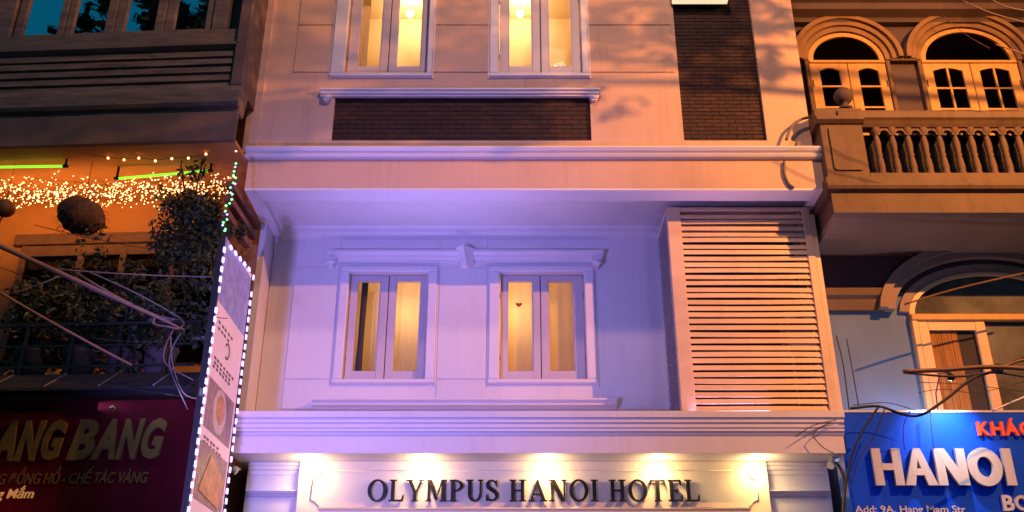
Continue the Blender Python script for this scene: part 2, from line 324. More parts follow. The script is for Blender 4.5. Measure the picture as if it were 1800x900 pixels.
def casement(d, z0, z1, y, name, paneZ, hardware=True, sticker=None):
    "architrave + two leaves each with its glass; y = wall face"
    root = hotel
    o0, o1 = d['o0'], d['o1']
    fr = MB(); tb = .085
    fr.profile([(y - .045, z0 - .045), (y + .02, z0 - .07), (y + .02, z0), (y - .045, z0)], o0, o1)
    fr.bbox(o0, d['l0'], y - .045, y + .02, z0 + .001, z1, .012); fr.bbox(d['l1'], o1, y - .045, y + .02, z0 + .001, z1, .012)
    fr.bbox(o0, o1, y - .045, y + .02, z1 + .001, z1 + tb, .012)
    fr.bbox(o0 - .022, o0 - .001, y - .02, y + .01, z0 - .08, z1 + tb, .006); fr.bbox(o1 + .001, o1 + .022, y - .02, y + .01, z0 - .08, z1 + tb, .006)
    w = part('window', fr, M['trim'], root, ((o0 + o1) / 2, y, z0))
    yi = y + .085
    for i, (a, b) in enumerate(((d['l0'] + .01, d['sp'] - .006), (d['sp'] + .006, d['l1'] - .01))):
        p0, p1 = d['p'][i]; lf = MB()
        lf.bbox(a, p0, yi, yi + .05, z0 + .015, z1 - .012, .006); lf.bbox(p1, b, yi, yi + .05, z0 + .015, z1 - .012, .006)
        lf.box(p0, p1, yi + .002, yi + .048, z0 + .015, paneZ[0]); lf.box(p0, p1, yi + .002, yi + .048, paneZ[1], z1 - .012)
        for (u0, u1, v0, v1) in ((p0, p0 + .012, paneZ[0], paneZ[1]), (p1 - .012, p1, paneZ[0], paneZ[1])):
            lf.box(u0, u1, yi + .014, yi + .03, v0, v1)
        part('sash', lf, M['winframe'], w, (a, yi, z0))
        part('pane', MB().box(p0 + .001, p1 - .001, yi + .022, yi + .026, paneZ[0] + .001, paneZ[1] - .001), M['glass'], w, (p0, yi, paneZ[0]))
    part('mullion', MB().box(d['sp'] - .006, d['sp'] + .006, yi + .012, yi + .045, z0 + .015, z1 - .012), M['curtain'], w, (d['sp'], yi, z0))
    for hz in (.22, .8):
        for hx in (d['l0'] + .004, d['l1'] - .004):
            c_ = (hx, yi - .004, z0 + (z1 - z0) * hz - .035); part('hinge', MB().lathe([(.0, 0), (.009, 0), (.009, .07), (0, .07)], c_, 8), M['metal'], w, c_)
    return w
zp0 = Z(118.5, YW + .11)
w1 = casement(U1, zu0, zu1, YW, 'window', (zp0, zu1 - .1)); w2 = casement(U2, zu0, zu1, YW, 'window', (zp0, zu1 - .1))

# rooms behind the windows (real boxes lit by their own lamp)
def room(x0, x1, z0, z1, y0, y1, parent):
    r = MB(); t = .03
    r.box(x0 - t, x1 + t, y1, y1 + t, z0 - t, z1 + t); r.box(x0 - t, x0, y0, y1, z0, z1); r.box(x1, x1 + t, y0, y1, z0, z1)
    r.box(x0 - t, x1 + t, y0, y1, z0 - t, z0 - .001); r.box(x0 - t, x1 + t, y0, y1, z1 + .001, z1 + t)
    return part('room_lining', r, M['room'], parent, (x0, y0, z0))
for i, (d, bx) in enumerate(((U1, 721), (U2, 914.5))):
    y0 = YW + .225; room(d['l0'] - .05, d['l1'] + .05, zu0 - .25, zu1 + .06, y0, YW + .92, hotel)
    b = P(bx, 24, YW + .5)
    bm_ = MB().lathe([(.0, -.05), (.032, -.042), (.05, -.01), (.05, .016), (.03, .045), (.012, .06)], b, 14)
    bo = part('light_bulb', bm_, M['bulb'], hotel, b)
    part('bulb_cord', MB().tube([b + Vector((0, 0, .05)), (b.x, b.y, zu1 + .05)], .005, 6), M['cable'], bo, b)
    lamp('room_light', 'POINT', b + Vector((0, -.06, .1)), 15, (1, .74, .36), .12)
    # half drawn sheer blind
    if i == 0:
        cu = MB(); n = 14; a0, a1 = X(629, 66, YW + .3), X(648, 66, YW + .3)
        for k in range(n):
            xa = a0 + (a1 - a0) * k / n; xb = a0 + (a1 - a0) * (k + 1) / n
            ya = YW + .3 + .012 * (k % 2); yb2 = YW + .3 + .012 * ((k + 1) % 2)
            cu.add([(xa, ya, zu0 - .1), (xb, yb2, zu0 - .1), (xb, yb2, zu1), (xa, ya, zu1)], [(0, 1, 2, 3)])
        part('curtain', cu, M['linen'], hotel, (a0, YW + .3, zu0))

# ---- brick panels: every brick a sub-part
def brick_panel(x0, x1, z0, z1, y, nrow, bw):
    pn = part('brick_panel', MB().box(x0 - .002, x1 + .002, y + .055, y + .08, z0 - .002, z1 + .002), M['mortar'], hotel, (x0, y + .05, z0))
    ed = MB().box(x0, x0 + .012, y - .008, y + .054, z0, z1)
    h = (z1 - z0) / nrow; g = .006
    full = MB().bbox(0, bw - g, 0, .014, 0, h - g, .003).mesh('brick', M['brick']); half = None
    cnt = 0
    for r_ in range(nrow):
        off = (bw / 2) * (r_ % 2); x = x0 + .003 - off
        while x < x1 - .02:
            a = max(x, x0 + .003); b = min(x + bw - g, x1 - .003)
            if b - a > .02 and cnt < 296:
                zz = z0 + h * r_ + g / 2; dy = random.uniform(-.003, .003)
                if b - a > bw - g - .004: part('brick', full, None, pn, (a, y + .043 + dy, zz))
                else: part('brick', MB().bbox(a, b, y + .043, y + .054, zz, zz + h - g, .003), M['brick'], pn, (a, y, zz))
                cnt += 1
            x += bw
    return cnt
n1 = brick_panel(bp0, bp1, bz0, bz1, YW, 10, .205)
zvis = Z(0, YW) + .12
nr = int((zvis - tz0) / .060)
n2 = brick_panel(tp0, tp1, tz0, tz0 + nr * .060, YW, nr, .205)
part('brick_panel', MB().box(tp0, tp1, YW + .05, YW + .08, tz0 + nr * .060 + .004, ZT - .4), M['brick'], hotel, (tp0, YW, tz0 + 2))
# ---- ledge over the long brick panel with scroll corbels at its ends
zl1, zl0 = Z(152, YW - .1), Z(169, YW - .03)
lx0, lx1 = X(562, 160, YW - .1), X(1056, 160, YW - .1)
lz = zl0
part('ledge', MB().profile([(YW, lz), (YW - .035, lz), (YW - .035, lz + .022), (YW - .065, lz + .032), (YW - .065, lz + .06), (YW - .09, lz + .07), (YW - .09, lz + .095), (YW, lz + .105)], lx0, lx1), M['trim'], hotel, (lx0, YW, lz))
for xx in (lx0 + .015, lx1 - .165):
    c = MB().prism([(xx, lz - .001), (xx + .15, lz - .001), (xx + .13, lz - .05), (xx + .105, lz - .085), (xx + .045, lz - .085), (xx + .02, lz - .05)], YW - .065, YW)
    c.lathe([(0, -.06), (.03, -.06), (.035, 0), (.03, .06), (0, .06)], (xx + .075, YW - .055, lz - .035), 12, 'x')
    part('corbel', c, M['trim'], hotel, (xx, YW, lz))

# ---- double moulding + fascia + soffit of the upper slab
zm = zs1
xa, xb = XL - .03, XR + .02
def band_profile(z, y, h, d): return [(y, z), (y - d * .55, z), (y - d * .75, z + h * .22), (y - d, z + h * .42), (y - d, z + h * .75), (y - d * .8, z + h), (y, z + h)]
part('moulding', MB().profile([(YF + .12, zm)] + [(YF - .03, zm), (YF - .055, zm + .015), (YF - .075, zm + .05), (YF - .05, zm + .066), (YF - .05, zm + .075), (YF - .085, zm + .09), (YF - .11, zm + .125), (YF - .10, zm + .15), (YF - .02, zm + .165), (YF + .12, zm + .175)], xa, xb), M['trim'], hotel, (xa, YF, zm))
part('fascia', MB().bbox(XL, XR - .05, YF, YF + .28, zs0, zs1 - .001, .001), M['beige'], hotel, (XL, YF, zs0))
# soffit frame: front strip, side strips; ceiling raised a little with cornice steps
ye = P(466, 349, 11).z
SY = 11.29
part('soffit_frame', MB().box(XL + .001, XR + .03, YF + .003, SY, zs0 - .035, zs0 - .001), M['trim'], hotel, (XL, YF, zs0))
part('soffit_side', MB().box(XL + .002, XL + .19, SY + .001, YB - .02, zs0 - .034, zs0 + .05), M['trim'], hotel, (XL, SY, zs0))
part('soffit_side', MB().box(XR - .16, XR + .03, SY + .001, YB - .02, zs0 - .034, zs0 + .05), M['trim'], hotel, (XR, SY, zs0))
part('ceiling', MB().box(XL + .18, XR - .15, SY - .02, YB + .02, zs0 + .045, zs0 + .12), M['white'], hotel, (XL, SY, zs0))
part('slab_end', MB().box(XR - .048, XR + .028, YF + .002, YF + 1.3, zs0, zs1 - .002), M['beige'], hotel, (XR, YF, zs0))
part('ceiling_moulding', MB().profile([(YB, zs0 + .044), (YB - .2, zs0 + .044), (YB - .18, zs0 + .015), (YB - .10, zs0 - .005), (YB - .06, zs0 - .05), (YB - .02, zs0 - .075), (YB, zs0 - .08)], XL + .19, XR - .17), M['white'], hotel, (XL, YB, zs0))
# ---- recess back wall + windows
yyb = 575
def Xb(px): return X(px, yyb, YB)
L1 = dict(o0=Xb(592), o1=Xb(766.5), l0=Xb(608), sp=Xb(678), l1=Xb(750), p=[(Xb(621), Xb(663)), (Xb(691.5), Xb(736))])
L2 = dict(o0=Xb(859), o1=Xb(1047), l0=Xb(878), sp=Xb(951), l1=Xb(1029), p=[(Xb(892), Xb(937.5)), (Xb(965), Xb(1010.5))])
zb0, zb1 = Z(668, YB), Z(479, YB)
zfl = Z(725, YF) - .02
holes = [(L1['l0'], L1['l1'], zb0, zb1), (L2['l0'], L2['l1'], zb0, zb1)]
part('recess_wall', MB().wall(XL + .1, XR, zfl - .2, zs0 + .05, YB, .24, holes), M['white'], hotel, (XL, YB, zfl))
pz = (Z(653, YB + .11), Z(496, YB + .11))
w3 = casement(L1, zb0, zb1, YB, 'window', pz); w4 = casement(L2, zb0, zb1, YB, 'window', pz)
for i, (d, bx) in enumerate(((L1, 720), (L2, 905))):
    room(d['l0'] - .05, d['l1'] + .05, zb0 - .25, zb1 + .05, YB + .245, YB + .85, hotel)
    b = P(bx, 470, YB + .5); b.z = zb1 + .0
    lamp('room_light', 'POINT', b + Vector((0, .05, -.45)), 8, (1, .72, .34), .25)
sh = bpy.data.materials.new('sheer_blind'); sh.use_nodes = True; tt = sh.node_tree; tt.nodes.clear()
oo = tt.nodes.new('ShaderNodeOutputMaterial'); tl = tt.nodes.new('ShaderNodeBsdfTranslucent'); tl.inputs[0].default_value = (.95, .82, .58, 1); tp = tt.nodes.new('ShaderNodeBsdfTransparent'); tp.inputs[0].default_value = (.95, .85, .65, 1)
df = tt.nodes.new('ShaderNodeBsdfDiffuse'); df.inputs[0].default_value = (.9, .78, .55, 1); wv = tt.nodes.new('ShaderNodeTexNoise'); wv.inputs['Scale'].default_value = 14
m0 = tt.nodes.new('ShaderNodeMixShader'); m0.inputs[0].default_value = .35; m1 = tt.nodes.new('ShaderNodeMixShader'); mr = tt.nodes.new('ShaderNodeMapRange'); mr.inputs[3].default_value = .15; mr.inputs[4].default_value = .40
tt.links.new(wv.outputs[0], mr.inputs[0]); tt.links.new(mr.outputs[0], m1.inputs[0]); tt.links.new(tl.outputs[0], m0.inputs[1]); tt.links.new(df.outputs[0], m0.inputs[2]); tt.links.new(m0.outputs[0], m1.inputs[1]); tt.links.new(tp.outputs[0], m1.inputs[2]); tt.links.new(m1.outputs[0], oo.inputs[0])
for d, (u0, u1) in ((L1, (X(655, 575, YB + .2), L1['l1'] - .01)), (L2, (L2['l0'] + .01, L2['l1'] - .01))):
    cb = MB(); nb = 30
    for k in range(nb):
        ua, ub = u0 + (u1 - u0) * k / nb, u0 + (u1 - u0) * (k + 1) / nb; fa, fb = .012 * math.sin(k * 1.3), .012 * math.sin((k + 1) * 1.3)
        cb.add([(ua, YB + .27 + fa, zb0 - .2), (ub, YB + .27 + fb, zb0 - .2), (ub, YB + .27 + fb, zb1 + .03), (ua, YB + .27 + fa, zb1 + .03)], [(0, 1, 2, 3)], True)
    part('sheer_blind', cb, sh, hotel, (u0, YB + .27, zb0))
cu = MB(); a0, a1 = X(628, 575, YB + .2), X(647, 575, YB + .2)
cu.tube([(a0 + .05, YB + .2, zb0), (a0 + .06, YB + .2, zb0 + .6), (a0 + .07, YB + .2, zb1)], [.05, .04, .045], 10)
part('curtain', cu, M['curtain'], hotel, (a0, YB + .2, zb0))
# tiny beaded curtain edges catching light
for px_, d in ((660, 0), (735, 0), (967, 0)):
    be = MB(); xx = X(px_, 575, YB + .16)
    for k in range(46):
        if random.random() < .55: be.lathe([(0, -.007), (.007, 0), (0, .007)], (xx + random.uniform(-.006, .006), YB + .16, zb0 + .06 + k * .024), 6)
    part('curtain_beads', be, M['linen'], hotel, (xx, YB + .16, zb0), 'stuff')
c = P(912, 536, YB + .105)
s_ = .045
part('heart_sticker', MB().prism([(c.x + s_ * math.sin(t) ** 3, c.z + s_ * .9 * (13 * math.cos(t) - 5 * math.cos(2 * t) - 2 * math.cos(3 * t) - math.cos(4 * t)) / 16) for t in [2 * math.pi * k / 28 for k in range(28)]], YB + .098, YB + .1), M['heart'], hotel, c)
# grooved courses of the recess wall
zgr = [Z(667, YB), Z(470, YB)]
for (x0, x1) in ((X(500, 667, YB), L1['o0'] - .03), (L1['o1'] + .03, L2['o0'] - .03)):
    part('render_panel', MB().bbox(x0, x1, YB - .012, YB - .001, zgr[0] + .006, zgr[1] - .006, .004), M['white'], hotel, (x0, YB, zgr[0]))
    part('render_panel', MB().bbox(x0, x1, YB - .012, YB - .001, zgr[0] - .4, zgr[0] - .006, .004), M['white'], hotel, (x0, YB, zgr[0] - .4))
    part('render_panel', MB().bbox(x0, x1, YB - .012, YB - .001, zgr[1] + .006, zgr[1] + .5, .004), M['white'], hotel, (x0, YB, zgr[1]))
# left return of the recess
xrw = X(462, 600, YB)
part('side_wall', MB().box(XL + .01, xrw, 11.9, YB + .2, zfl - .1, zs0 - .036), M['white'], hotel, (XL, 11.9, zfl))
part('side_wall', MB().box(XR - .12, XR + .02, 11.8, YB + .2, zfl - .1, zs0 - .036), M['white'], hotel, (XR, 11.8, zfl))
# cornice above the recess windows, keystone and corbels
cz0 = Z(462, YB - .03)
cx0, cx1 = X(576, 448, YB - .12), X(1061, 448, YB - .12); kx0, kx1 = X(807, 440, YB - .15), X(831, 440, YB - .15)
for a, b in ((cx0, kx0 - .002), (kx1 + .002, cx1)):
    part('window_cornice', MB().profile([(YB, cz0), (YB - .05, cz0), (YB - .05, cz0 + .035), (YB - .10, cz0 + .055), (YB - .10, cz0 + .085), (YB - .15, cz0 + .11), (YB - .15, cz0 + .145), (YB, cz0 + .155)], a, b), M['trim'], hotel, (a, YB, cz0))
kr = kx0 + .06
ks = MB().add([(kx0 - .04, YB - .17, cz0 + .17), (kr, YB - .25, cz0 + .17), (kx1 + .02, YB - .12, cz0 + .17), (kx1 + .02, YB - .08, cz0 - .02), (kr + .05, YB - .16, cz0 - .09), (kx0 + .02, YB - .10, cz0 - .07),
               (kx0 - .04, YB, cz0 + .17), (kx1 + .02, YB, cz0 + .17), (kx1 + .02, YB, cz0 - .02), (kr + .05, YB, cz0 - .09), (kx0 + .02, YB, cz0 - .07)],
              [(0, 1, 4, 5), (1, 2, 3, 4), (0, 5, 10, 6), (2, 7, 8, 3), (3, 8, 9, 4), (4, 9, 10, 5), (0, 6, 7, 2, 1), (6, 10, 9, 8, 7)])
ks.box(kx0 - .045, kx1 + .14, YB - .10, YB, cz0 + .171, cz0 + .186)
part('keystone', ks, M['trim'], hotel, (kx0, YB, cz0))
for xx in (cx0 - .02, cx1 - .17):
    c = MB().prism([(xx, cz0 + .05), (xx + .15, cz0 + .05), (xx + .14, cz0 - .02), (xx + .10, cz0 - .09), (xx + .05, cz0 - .09), (xx + .01, cz0 - .02)], YB - .13, YB)
    c.lathe([(0, -.06), (.035, -.06), (.04, 0), (.035, .06), (0, .06)], (xx + .075, YB - .11, cz0 - .02), 12, 'x')
    part('corbel', c, M['trim'], hotel, (xx, YB, cz0))
# sill ledge under the recess windows
sz = Z(722, YB - .05); sx0, sx1 = X(549, 712, YB - .1), X(1085, 712, YB - .1)
part('sill_ledge', MB().profile([(YB, sz), (YB - .03, sz), (YB - .03, sz + .045), (YB - .12, sz + .06), (YB - .12, sz + .10), (YB - .16, sz + .115), (YB - .16, sz + .14), (YB, sz + .15)], sx0, sx1), M['trim'], hotel, (sx0, YB, sz))

# ---- lower slab: lip, mouldings, fascia
z1_, z2_, z3_, z4_ = Z(725, YF), Z(737, YF), Z(766, YF), Z(796, YF)
LX0, LX1 = X(405, 760, YF) - .02, X(1484, 750, YF)
part('balcony_slab', MB().box(LX0 + .01, LX1 - .01, YF + .25, YB + .3, z4_ + .03, zfl), M['white'], hotel, (LX0, YF, z4_))
part('balcony_lip', MB().bbox(LX0, LX1, YF - .07, YF + .25, z2_, z1_, .006), M['white'], hotel, (LX0, YF, z2_))
part('moulding', MB().profile([(YF + .2, z3_ + .001), (YF + .012, z3_ + .001), (YF, z3_ + .02), (YF - .006, z3_ + .035), (YF - .022, z3_ + .05), (YF - .022, z3_ + .075), (YF - .034, z3_ + .09),
      (YF - .034, z3_ + .13), (YF - .05, z3_ + .145), (YF - .05, z3_ + .175), (YF - .062, z3_ + .19), (YF - .062, z2_ - .001), (YF + .2, z2_ - .001)], LX0 + .01, LX1 - .01), M['trim'], hotel, (LX0, YF, z3_))
part('fascia', MB().bbox(LX0 + .02, LX1 - .02, YF + .015, YF + .26, z4_, z3_, .001), M['white'], hotel, (LX0, YF, z4_))
# ---- ground storey: pilasters with mouldings each side of the sign
YP = 11.55
sg0, sg1 = X(528, 850, YP), X(1346, 850, YP)
part('ground_wall', MB().wall(LX0 + .12, LX1 - .08, 0, z4_ + .03, YP, .25, [(sg0 + .3, sg1 - .3, 0, 3.2)]), M['white'], hotel, (0, YP, 0))
part('soffit', MB().box(LX0 + .02, LX1 - .02, YF + .262, YP + .25, z4_ + .008, z4_ + .028), M['trim'], hotel, (0, YF, z4_))
for a, b in ((LX0 + .14, sg0 - .012), (sg1 + .012, LX1 - .1)):
    for zc, h in ((Z(835, YP), .13), (Z(873, YP), .06)):
        part('moulding', MB().profile([(YP, zc), (YP - .02, zc), (YP - .03, zc + h * .3), (YP - .055, zc + h * .45), (YP - .055, zc + h * .7), (YP - .08, zc + h * .8), (YP - .08, zc + h), (YP, zc + h)], a, b), M['white'], hotel, (a, YP, zc))
# entrance below the frame
part('entrance_door', MB().box(sg0 + .32, sg1 - .32, YP + .2, YP + .24, .15, 3.19), M['darkglass'], hotel, (0, YP, 0))

# low flood bars standing on the balcony floor behind the lip
for (fx_, en, cl_) in ((-1.7, 8, (.36, .32, 1)), (-.2, 7, (.40, .32, 1)), (2.6, 7, (.6, .36, .9))):
    part('floor_flood', MB().bbox(fx_ - .5, fx_ + .5, YF + .36, YF + .46, zfl + .001, zfl + .07, .01), M['cable'], hotel, (fx_, YF, zfl))
    lamp('floor_flood_light', 'AREA', (fx_, YF + .41, zfl + .08), en, cl_, .95, (fx_, YF + .22, zfl + 2), sizey=.07).data.spread = R(75)
# ================================================================== hotel sign
YS = 11.42
zt, zbm = Z(812, YS), Z(812, YS) - .95
sign = thing('hotel_sign', 'cream signboard with dark serif letters OLYMPUS HANOI HOTEL lit by downlights', 'sign', ((sg0 + sg1) / 2, YS, zbm))
part('board', MB().bbox(sg0, sg1, YS, YP - .01, zbm, z4_ + .006, .006), M['gold'], sign)
fz1, fz0 = Z(828, YS), Z(894, YS); fx0, fx1 = X(548, 850, YS), X(1330, 850, YS)
fr = MB(); n = 10; rr = .07
def rim(x0, x1, z0, z1, cut):
    pts = []
    for (cx, cz, a0) in ((x1, z1, 180), (x0, z1, 270), (x0, z0, 0), (x1, z0, 90)):
        for k in range(7):
            a = R(a0 + 90 * (1 - k / 6)); pts.append((cx + cut * math.cos(a), cz + cut * math.sin(a)))
    return pts
pp = rim(fx0, fx1, fz0, fz1, .10)
fr.tube([(x, YS - .004, z) for x, z in pp] + [(pp[0][0], YS - .004, pp[0][1])], .013, 6)
part('frame_moulding', fr, M['gold'], sign)
# --- serif letters built stroke by stroke
def stroke(mb, pts, ws, y0, y1):
    pts = [Vector(p) for p in pts]; L_ = []; R_ = []
    for i, p in enumerate(pts):
        t = (pts[min(i + 1, len(pts) - 1)] - pts[max(i - 1, 0)]).normalized(); nrm = Vector((-t.y, t.x)); w_ = ws[i] / 2 if isinstance(ws, (list, tuple)) else ws / 2
        L_.append(p + nrm * w_); R_.append(p - nrm * w_)
    for i in range(len(pts) - 1):
        mb.prism([tuple(L_[i]), tuple(L_[i + 1]), tuple(R_[i + 1]), tuple(R_[i])], y0, y1)
T_, t_ = .17, .075
def glyph(ch, serif=True, T=T_, t=t_):
    "list of (kind, data) in a unit cap-height box, and the advance width"
    s = []; sh = .065; se = .085
    def rect(a, b, c, d): s.append(('p', [(a, c), (b, c), (b, d), (a, d)]))
    def ser(x, w_, top):
        if serif:
            if top: s.append(('p', [(x - se, 1 - sh * .8), (x + w_ + se, 1 - sh * .8), (x + w_ + se, 1), (x - se, 1)]))
            else: s.append(('p', [(x - se, 0), (x + w_ + se, 0), (x + w_ + se, sh * .8), (x - se, sh * .8)]))
    e = se if serif else 0
    if ch == 'I': rect(e, e + T, 0, 1); ser(e, T, 1); ser(e, T, 0); w_ = T + 2 * e
    elif ch == 'H':
        W_ = .80; rect(e, e + T, 0, 1); rect(W_ - e - T, W_ - e, 0, 1); rect(e + T, W_ - e - T, .5 - t / 2 - (0 if serif else .03), .5 + t / 2 + (0 if serif else .03)); w_ = W_
        for x in (e, W_ - e - T): ser(x, T, 1); ser(x, T, 0)
    elif ch == 'L': rect(e, e + T, 0, 1); ser(e, T, 1); s.append(('p', [(e - se * serif, 0), (.66, 0), (.70, .30), (.655, .30), (.58, t), (e - se * serif, t)])); w_ = .70
    elif ch == 'T': W_ = .76; rect(W_ / 2 - T / 2, W_ / 2 + T / 2, 0, 1); ser(W_ / 2 - T / 2, T, 0); s.append(('p', [(0, .74), (.04, .74), (.1, 1 - t), (W_ - .1, 1 - t), (W_ - .04, .74), (W_, .74), (W_ - .015, 1), (.015, 1)])); w_ = W_
    elif ch == 'E':
        rect(e, e + T, 0, 1); s.append(('p', [(0, 1 - t), (.52, 1 - t), (.60, .74), (.64, .74), (.63, 1), (0, 1)])); s.append(('p', [(0, 0), (.65, 0), (.69, .28), (.65, .28), (.56, t), (0, t)]))
        rect(e + T, .44, .5 - t / 2, .5 + t / 2); rect(.43, .47, .38, .62); w_ = .69
    elif ch == 'A':
        W_ = .88; tl = t if serif else T; ap = W_ / 2
        s.append(('p', [(.08, 0), (.08 + tl, 0), (ap + .02, .93), (ap - .03, 1)] if serif else [(0, 0), (T * 1.08, 0), (ap + .02, .86), (ap + .1, 1), (ap - .1, 1)]))
        s.append(('p', [(ap - .06, 1), (ap + .05, 1), (W_ - .06, 0), (W_ - .06 - T * 1.1, 0)] if serif else [(ap - .1, 1), (ap + .1, 1), (W_, 0), (W_ - T * 1.08, 0)]))
        rect(.22, W_ - .24, .27, .27 + t + (0 if serif else .06))
        if serif: rect(0, .08 + tl + .09, 0, sh * .8); rect(W_ - .06 - T * 1.1 - .09, W_, 0, sh * .8)
        w_ = W_
    elif ch == 'N':
        W_ = .84; tn = t if serif else T; rect(e, e + tn, 0, 1); rect(W_ - e - tn, W_ - e, 0, 1)
        s.append(('p', [(e - .03 * serif, 1), (e + T * 1.2, 1), (W_ - e, 0), (W_ - e - T * 1.2, 0)]))
        if serif: rect(0, e + tn + .09, 0, sh * .8); rect(W_ - e - tn - .09, W_, 1 - sh * .8, 1); rect(-.02, e + .08, 1 - sh * .8, 1)
        w_ = W_
    elif ch == 'M':
        W_ = 1.0; rect(e, e + t, 0, 1); rect(W_ - e - T, W_ - e, 0, 1)
        s.append(('p', [(e, 1), (e + T * 1.15, 1), (W_ / 2 + .04, .08), (W_ / 2 - .06, .08)])); s.append(('p', [(W_ - e - T, 1), (W_ - e - T + t, 1), (W_ / 2 + .03, .08), (W_ / 2 - .03, .08)]))
        rect(-.02, e + .14, 1 - sh * .8, 1); rect(W_ - e - T, W_ + .01, 1 - sh * .8, 1); rect(0, e + t + .09, 0, sh * .8); rect(W_ - e - T - .08, W_, 0, sh * .8); w_ = W_
    elif ch == 'Y':
        W_ = .82; rect(W_ / 2 - T / 2, W_ / 2 + T / 2, 0, .48); s.append(('p', [(.06, 1), (.06 + T * 1.1, 1), (W_ / 2 + T / 2, .42), (W_ / 2 - T / 2, .42)])); s.append(('p', [(W_ - .06 - t, 1), (W_ - .06, 1), (W_ / 2 + T / 2, .42), (W_ / 2 + .02, .42)]))
        rect(-.02, .32, 1 - sh * .8, 1); rect(W_ - .24, W_ + .02, 1 - sh * .8, 1); ser(W_ / 2 - T / 2, T, 0); w_ = W_
    elif ch == 'U':
        W_ = .80; rect(e, e + T, .33, 1); rect(W_ - e - t, W_ - e, .33, 1); s.append(('r', (W_ / 2, .34, W_ / 2 - e, .34 + .01, W_ / 2 - e - (T + t) / 2, .27, math.pi, 2 * math.pi, (t - T) / 4 * -1)))
        ser(e, T, 1); ser(W_ - e - t, t, 1); w_ = W_
    elif ch == 'P':
        rect(e, e + T, 0, 1); ser(e, T, 0); rect(0, e + .01, 1 - sh * .8, 1); s.append(('r', (e + T - .01, .725, .42, .275, .27, .21, -math.pi / 2, math.pi / 2, 0))); w_ = .70
    elif ch == 'O': s.append(('r', (.46, .5, .46, .52, .46 - T * 1.02, .52 - t if serif else .52 - T, 0, 2 * math.pi, 0))); w_ = .92
    elif ch == 'S':
        c = [(.53, .76), (.47, .90), (.33, .965), (.18, .93), (.10, .80), (.13, .66), (.28, .56), (.42, .47), (.54, .36), (.55, .20), (.45, .07), (.29, .035), (.13, .09), (.07, .25)]
        s.append(('s', (c, [.05, .07, .075, .11, .14, .16, .185, .19, .18, .14, .10, .07, .07, .05]))); rect(.51, .56, .68, .98); rect(.04, .09, .02, .33); w_ = .62
    return s, w_
def letter(parent, ch, x, z, h, wscale, y0, y1, m, serif=True, T=T_, t=t_, name='letter'):
    s, w_ = glyph(ch, serif, T, t); mb = MB(); k = 0
    for kind, dta in s:
        yo = y0 - .0008 * k; k += 1
        if kind == 'p': mb.prism([(x + a * h * wscale, z + b * h) for a, b in dta], yo, y1)
        elif kind == 'r':
            cx, cz, ro, zo, ri, zi, a0, a1, off = dta; n = 32; v = []; f = []
            for i in range(n + 1):
                a = a0 + (a1 - a0) * i / n; c_, s_ = math.cos(a), math.sin(a)
                for (rx, rz, yy_, of) in ((ri, zi, yo, off), (ro, zo, yo, 0), (ro, zo, y1, 0), (ri, zi, y1, off)):
                    v.append((x + (cx + of + rx * c_) * h * wscale, yy_, z + (cz + rz * s_) * h))
            for i in range(n):
                for q in range(4): f.append((i * 4 + q, i * 4 + (q + 1) % 4, i * 4 + 4 + (q + 1) % 4, i * 4 + 4 + q))
            mb.add(v, f)
        elif kind == 's':
            c_, ws = dta; stroke(mb, [(x + a * h * wscale, z + b * h) for a, b in c_], [q * h for q in ws], yo, y1)
    return part(name, mb, m, parent, (x, y0, z))
yl = YS - .045
hx0, hx1 = X(646, 862, yl), X(1230, 862, yl); hz1, hz0 = Z(843, yl), Z(881, yl); hh = hz1 - hz0
txt = 'OLYMPUS HANOI HOTEL'; gap = .115
tot = sum(.42 if c == ' ' else glyph(c)[1] + gap for c in txt) - gap
ws_ = (hx1 - hx0) / (tot * hh); x = hx0
for c in txt:
    if c == ' ': x += .42 * hh * ws_; continue
    letter(sign, c, x, hz0, hh, ws_, yl, yl + .028, M['ink']); x += (glyph(c)[1] + gap) * hh * ws_
# downlights in the soffit
zd = z4_ + .006
names = ['leftmost downlight above the left end of the hotel sign, small round and glaring', 'second downlight from the left, above the letters OLYMPUS', 'middle downlight of the five, above the letters HANOI',
         'fourth downlight from the left, above the letters HOTEL', 'rightmost downlight above the right end of the hotel sign']
for i, px_ in enumerate((545, 745, 962, 1157, 1330)):
    yd = 11.27; xx = X(px_, 806, yd)
    t = thing('downlight', names[i], 'light', (xx, yd, zd), 'downlights over the hotel sign')
    part('housing', MB().lathe([(.036, 0), (.05, 0), (.05, -.012), (.036, -.014), (.034, 0)], (xx, yd, zd), 18), M['metal'], t)
    part('lens', MB().lathe([(0, -.010), (.02, -.016), (.033, -.009), (.034, .0)], (xx, yd, zd), 16), M['spotbulb'], t)
    lamp('downlight_beam', 'SPOT', (xx, yd, zd - .03), 20 if i in (0, 4) else 17, (1, .66, .28), .025, (xx, yd + .06, zd - .6), 165, 1)
    lamp('downlight_glow', 'POINT', (xx, yd - .02, zd - .12), 10.5 if i in (0, 4) else 9.5, (1, .66, .28), .07)

# ================================================================== lit box sign on the tall brick panel
bx0, bx1 = X(1183, 4, YW - .12), X(1280, 4, YW - .12); bz = Z(3, YW - .10)
lb = thing('lightbox_sign', 'cream glowing box sign fixed at the top of the tall brick panel', 'sign', (bx0, YW - .1, bz))
part('lit_panel', MB().box(bx0, bx1, YW - .16, YW - .045, bz + .004, bz + 1.6), M['lightbox'], lb)
part('frame', MB().box(bx0 - .01, bx1 + .01, YW - .044, YW - .015, bz - .004, bz + 1.61), M['curtain'], lb)
part('bracket', MB().box(bx0 + .1, bx0 + .14, YW - .015, YW + .035, bz + .2, bz + .24), M['metal'], lb)

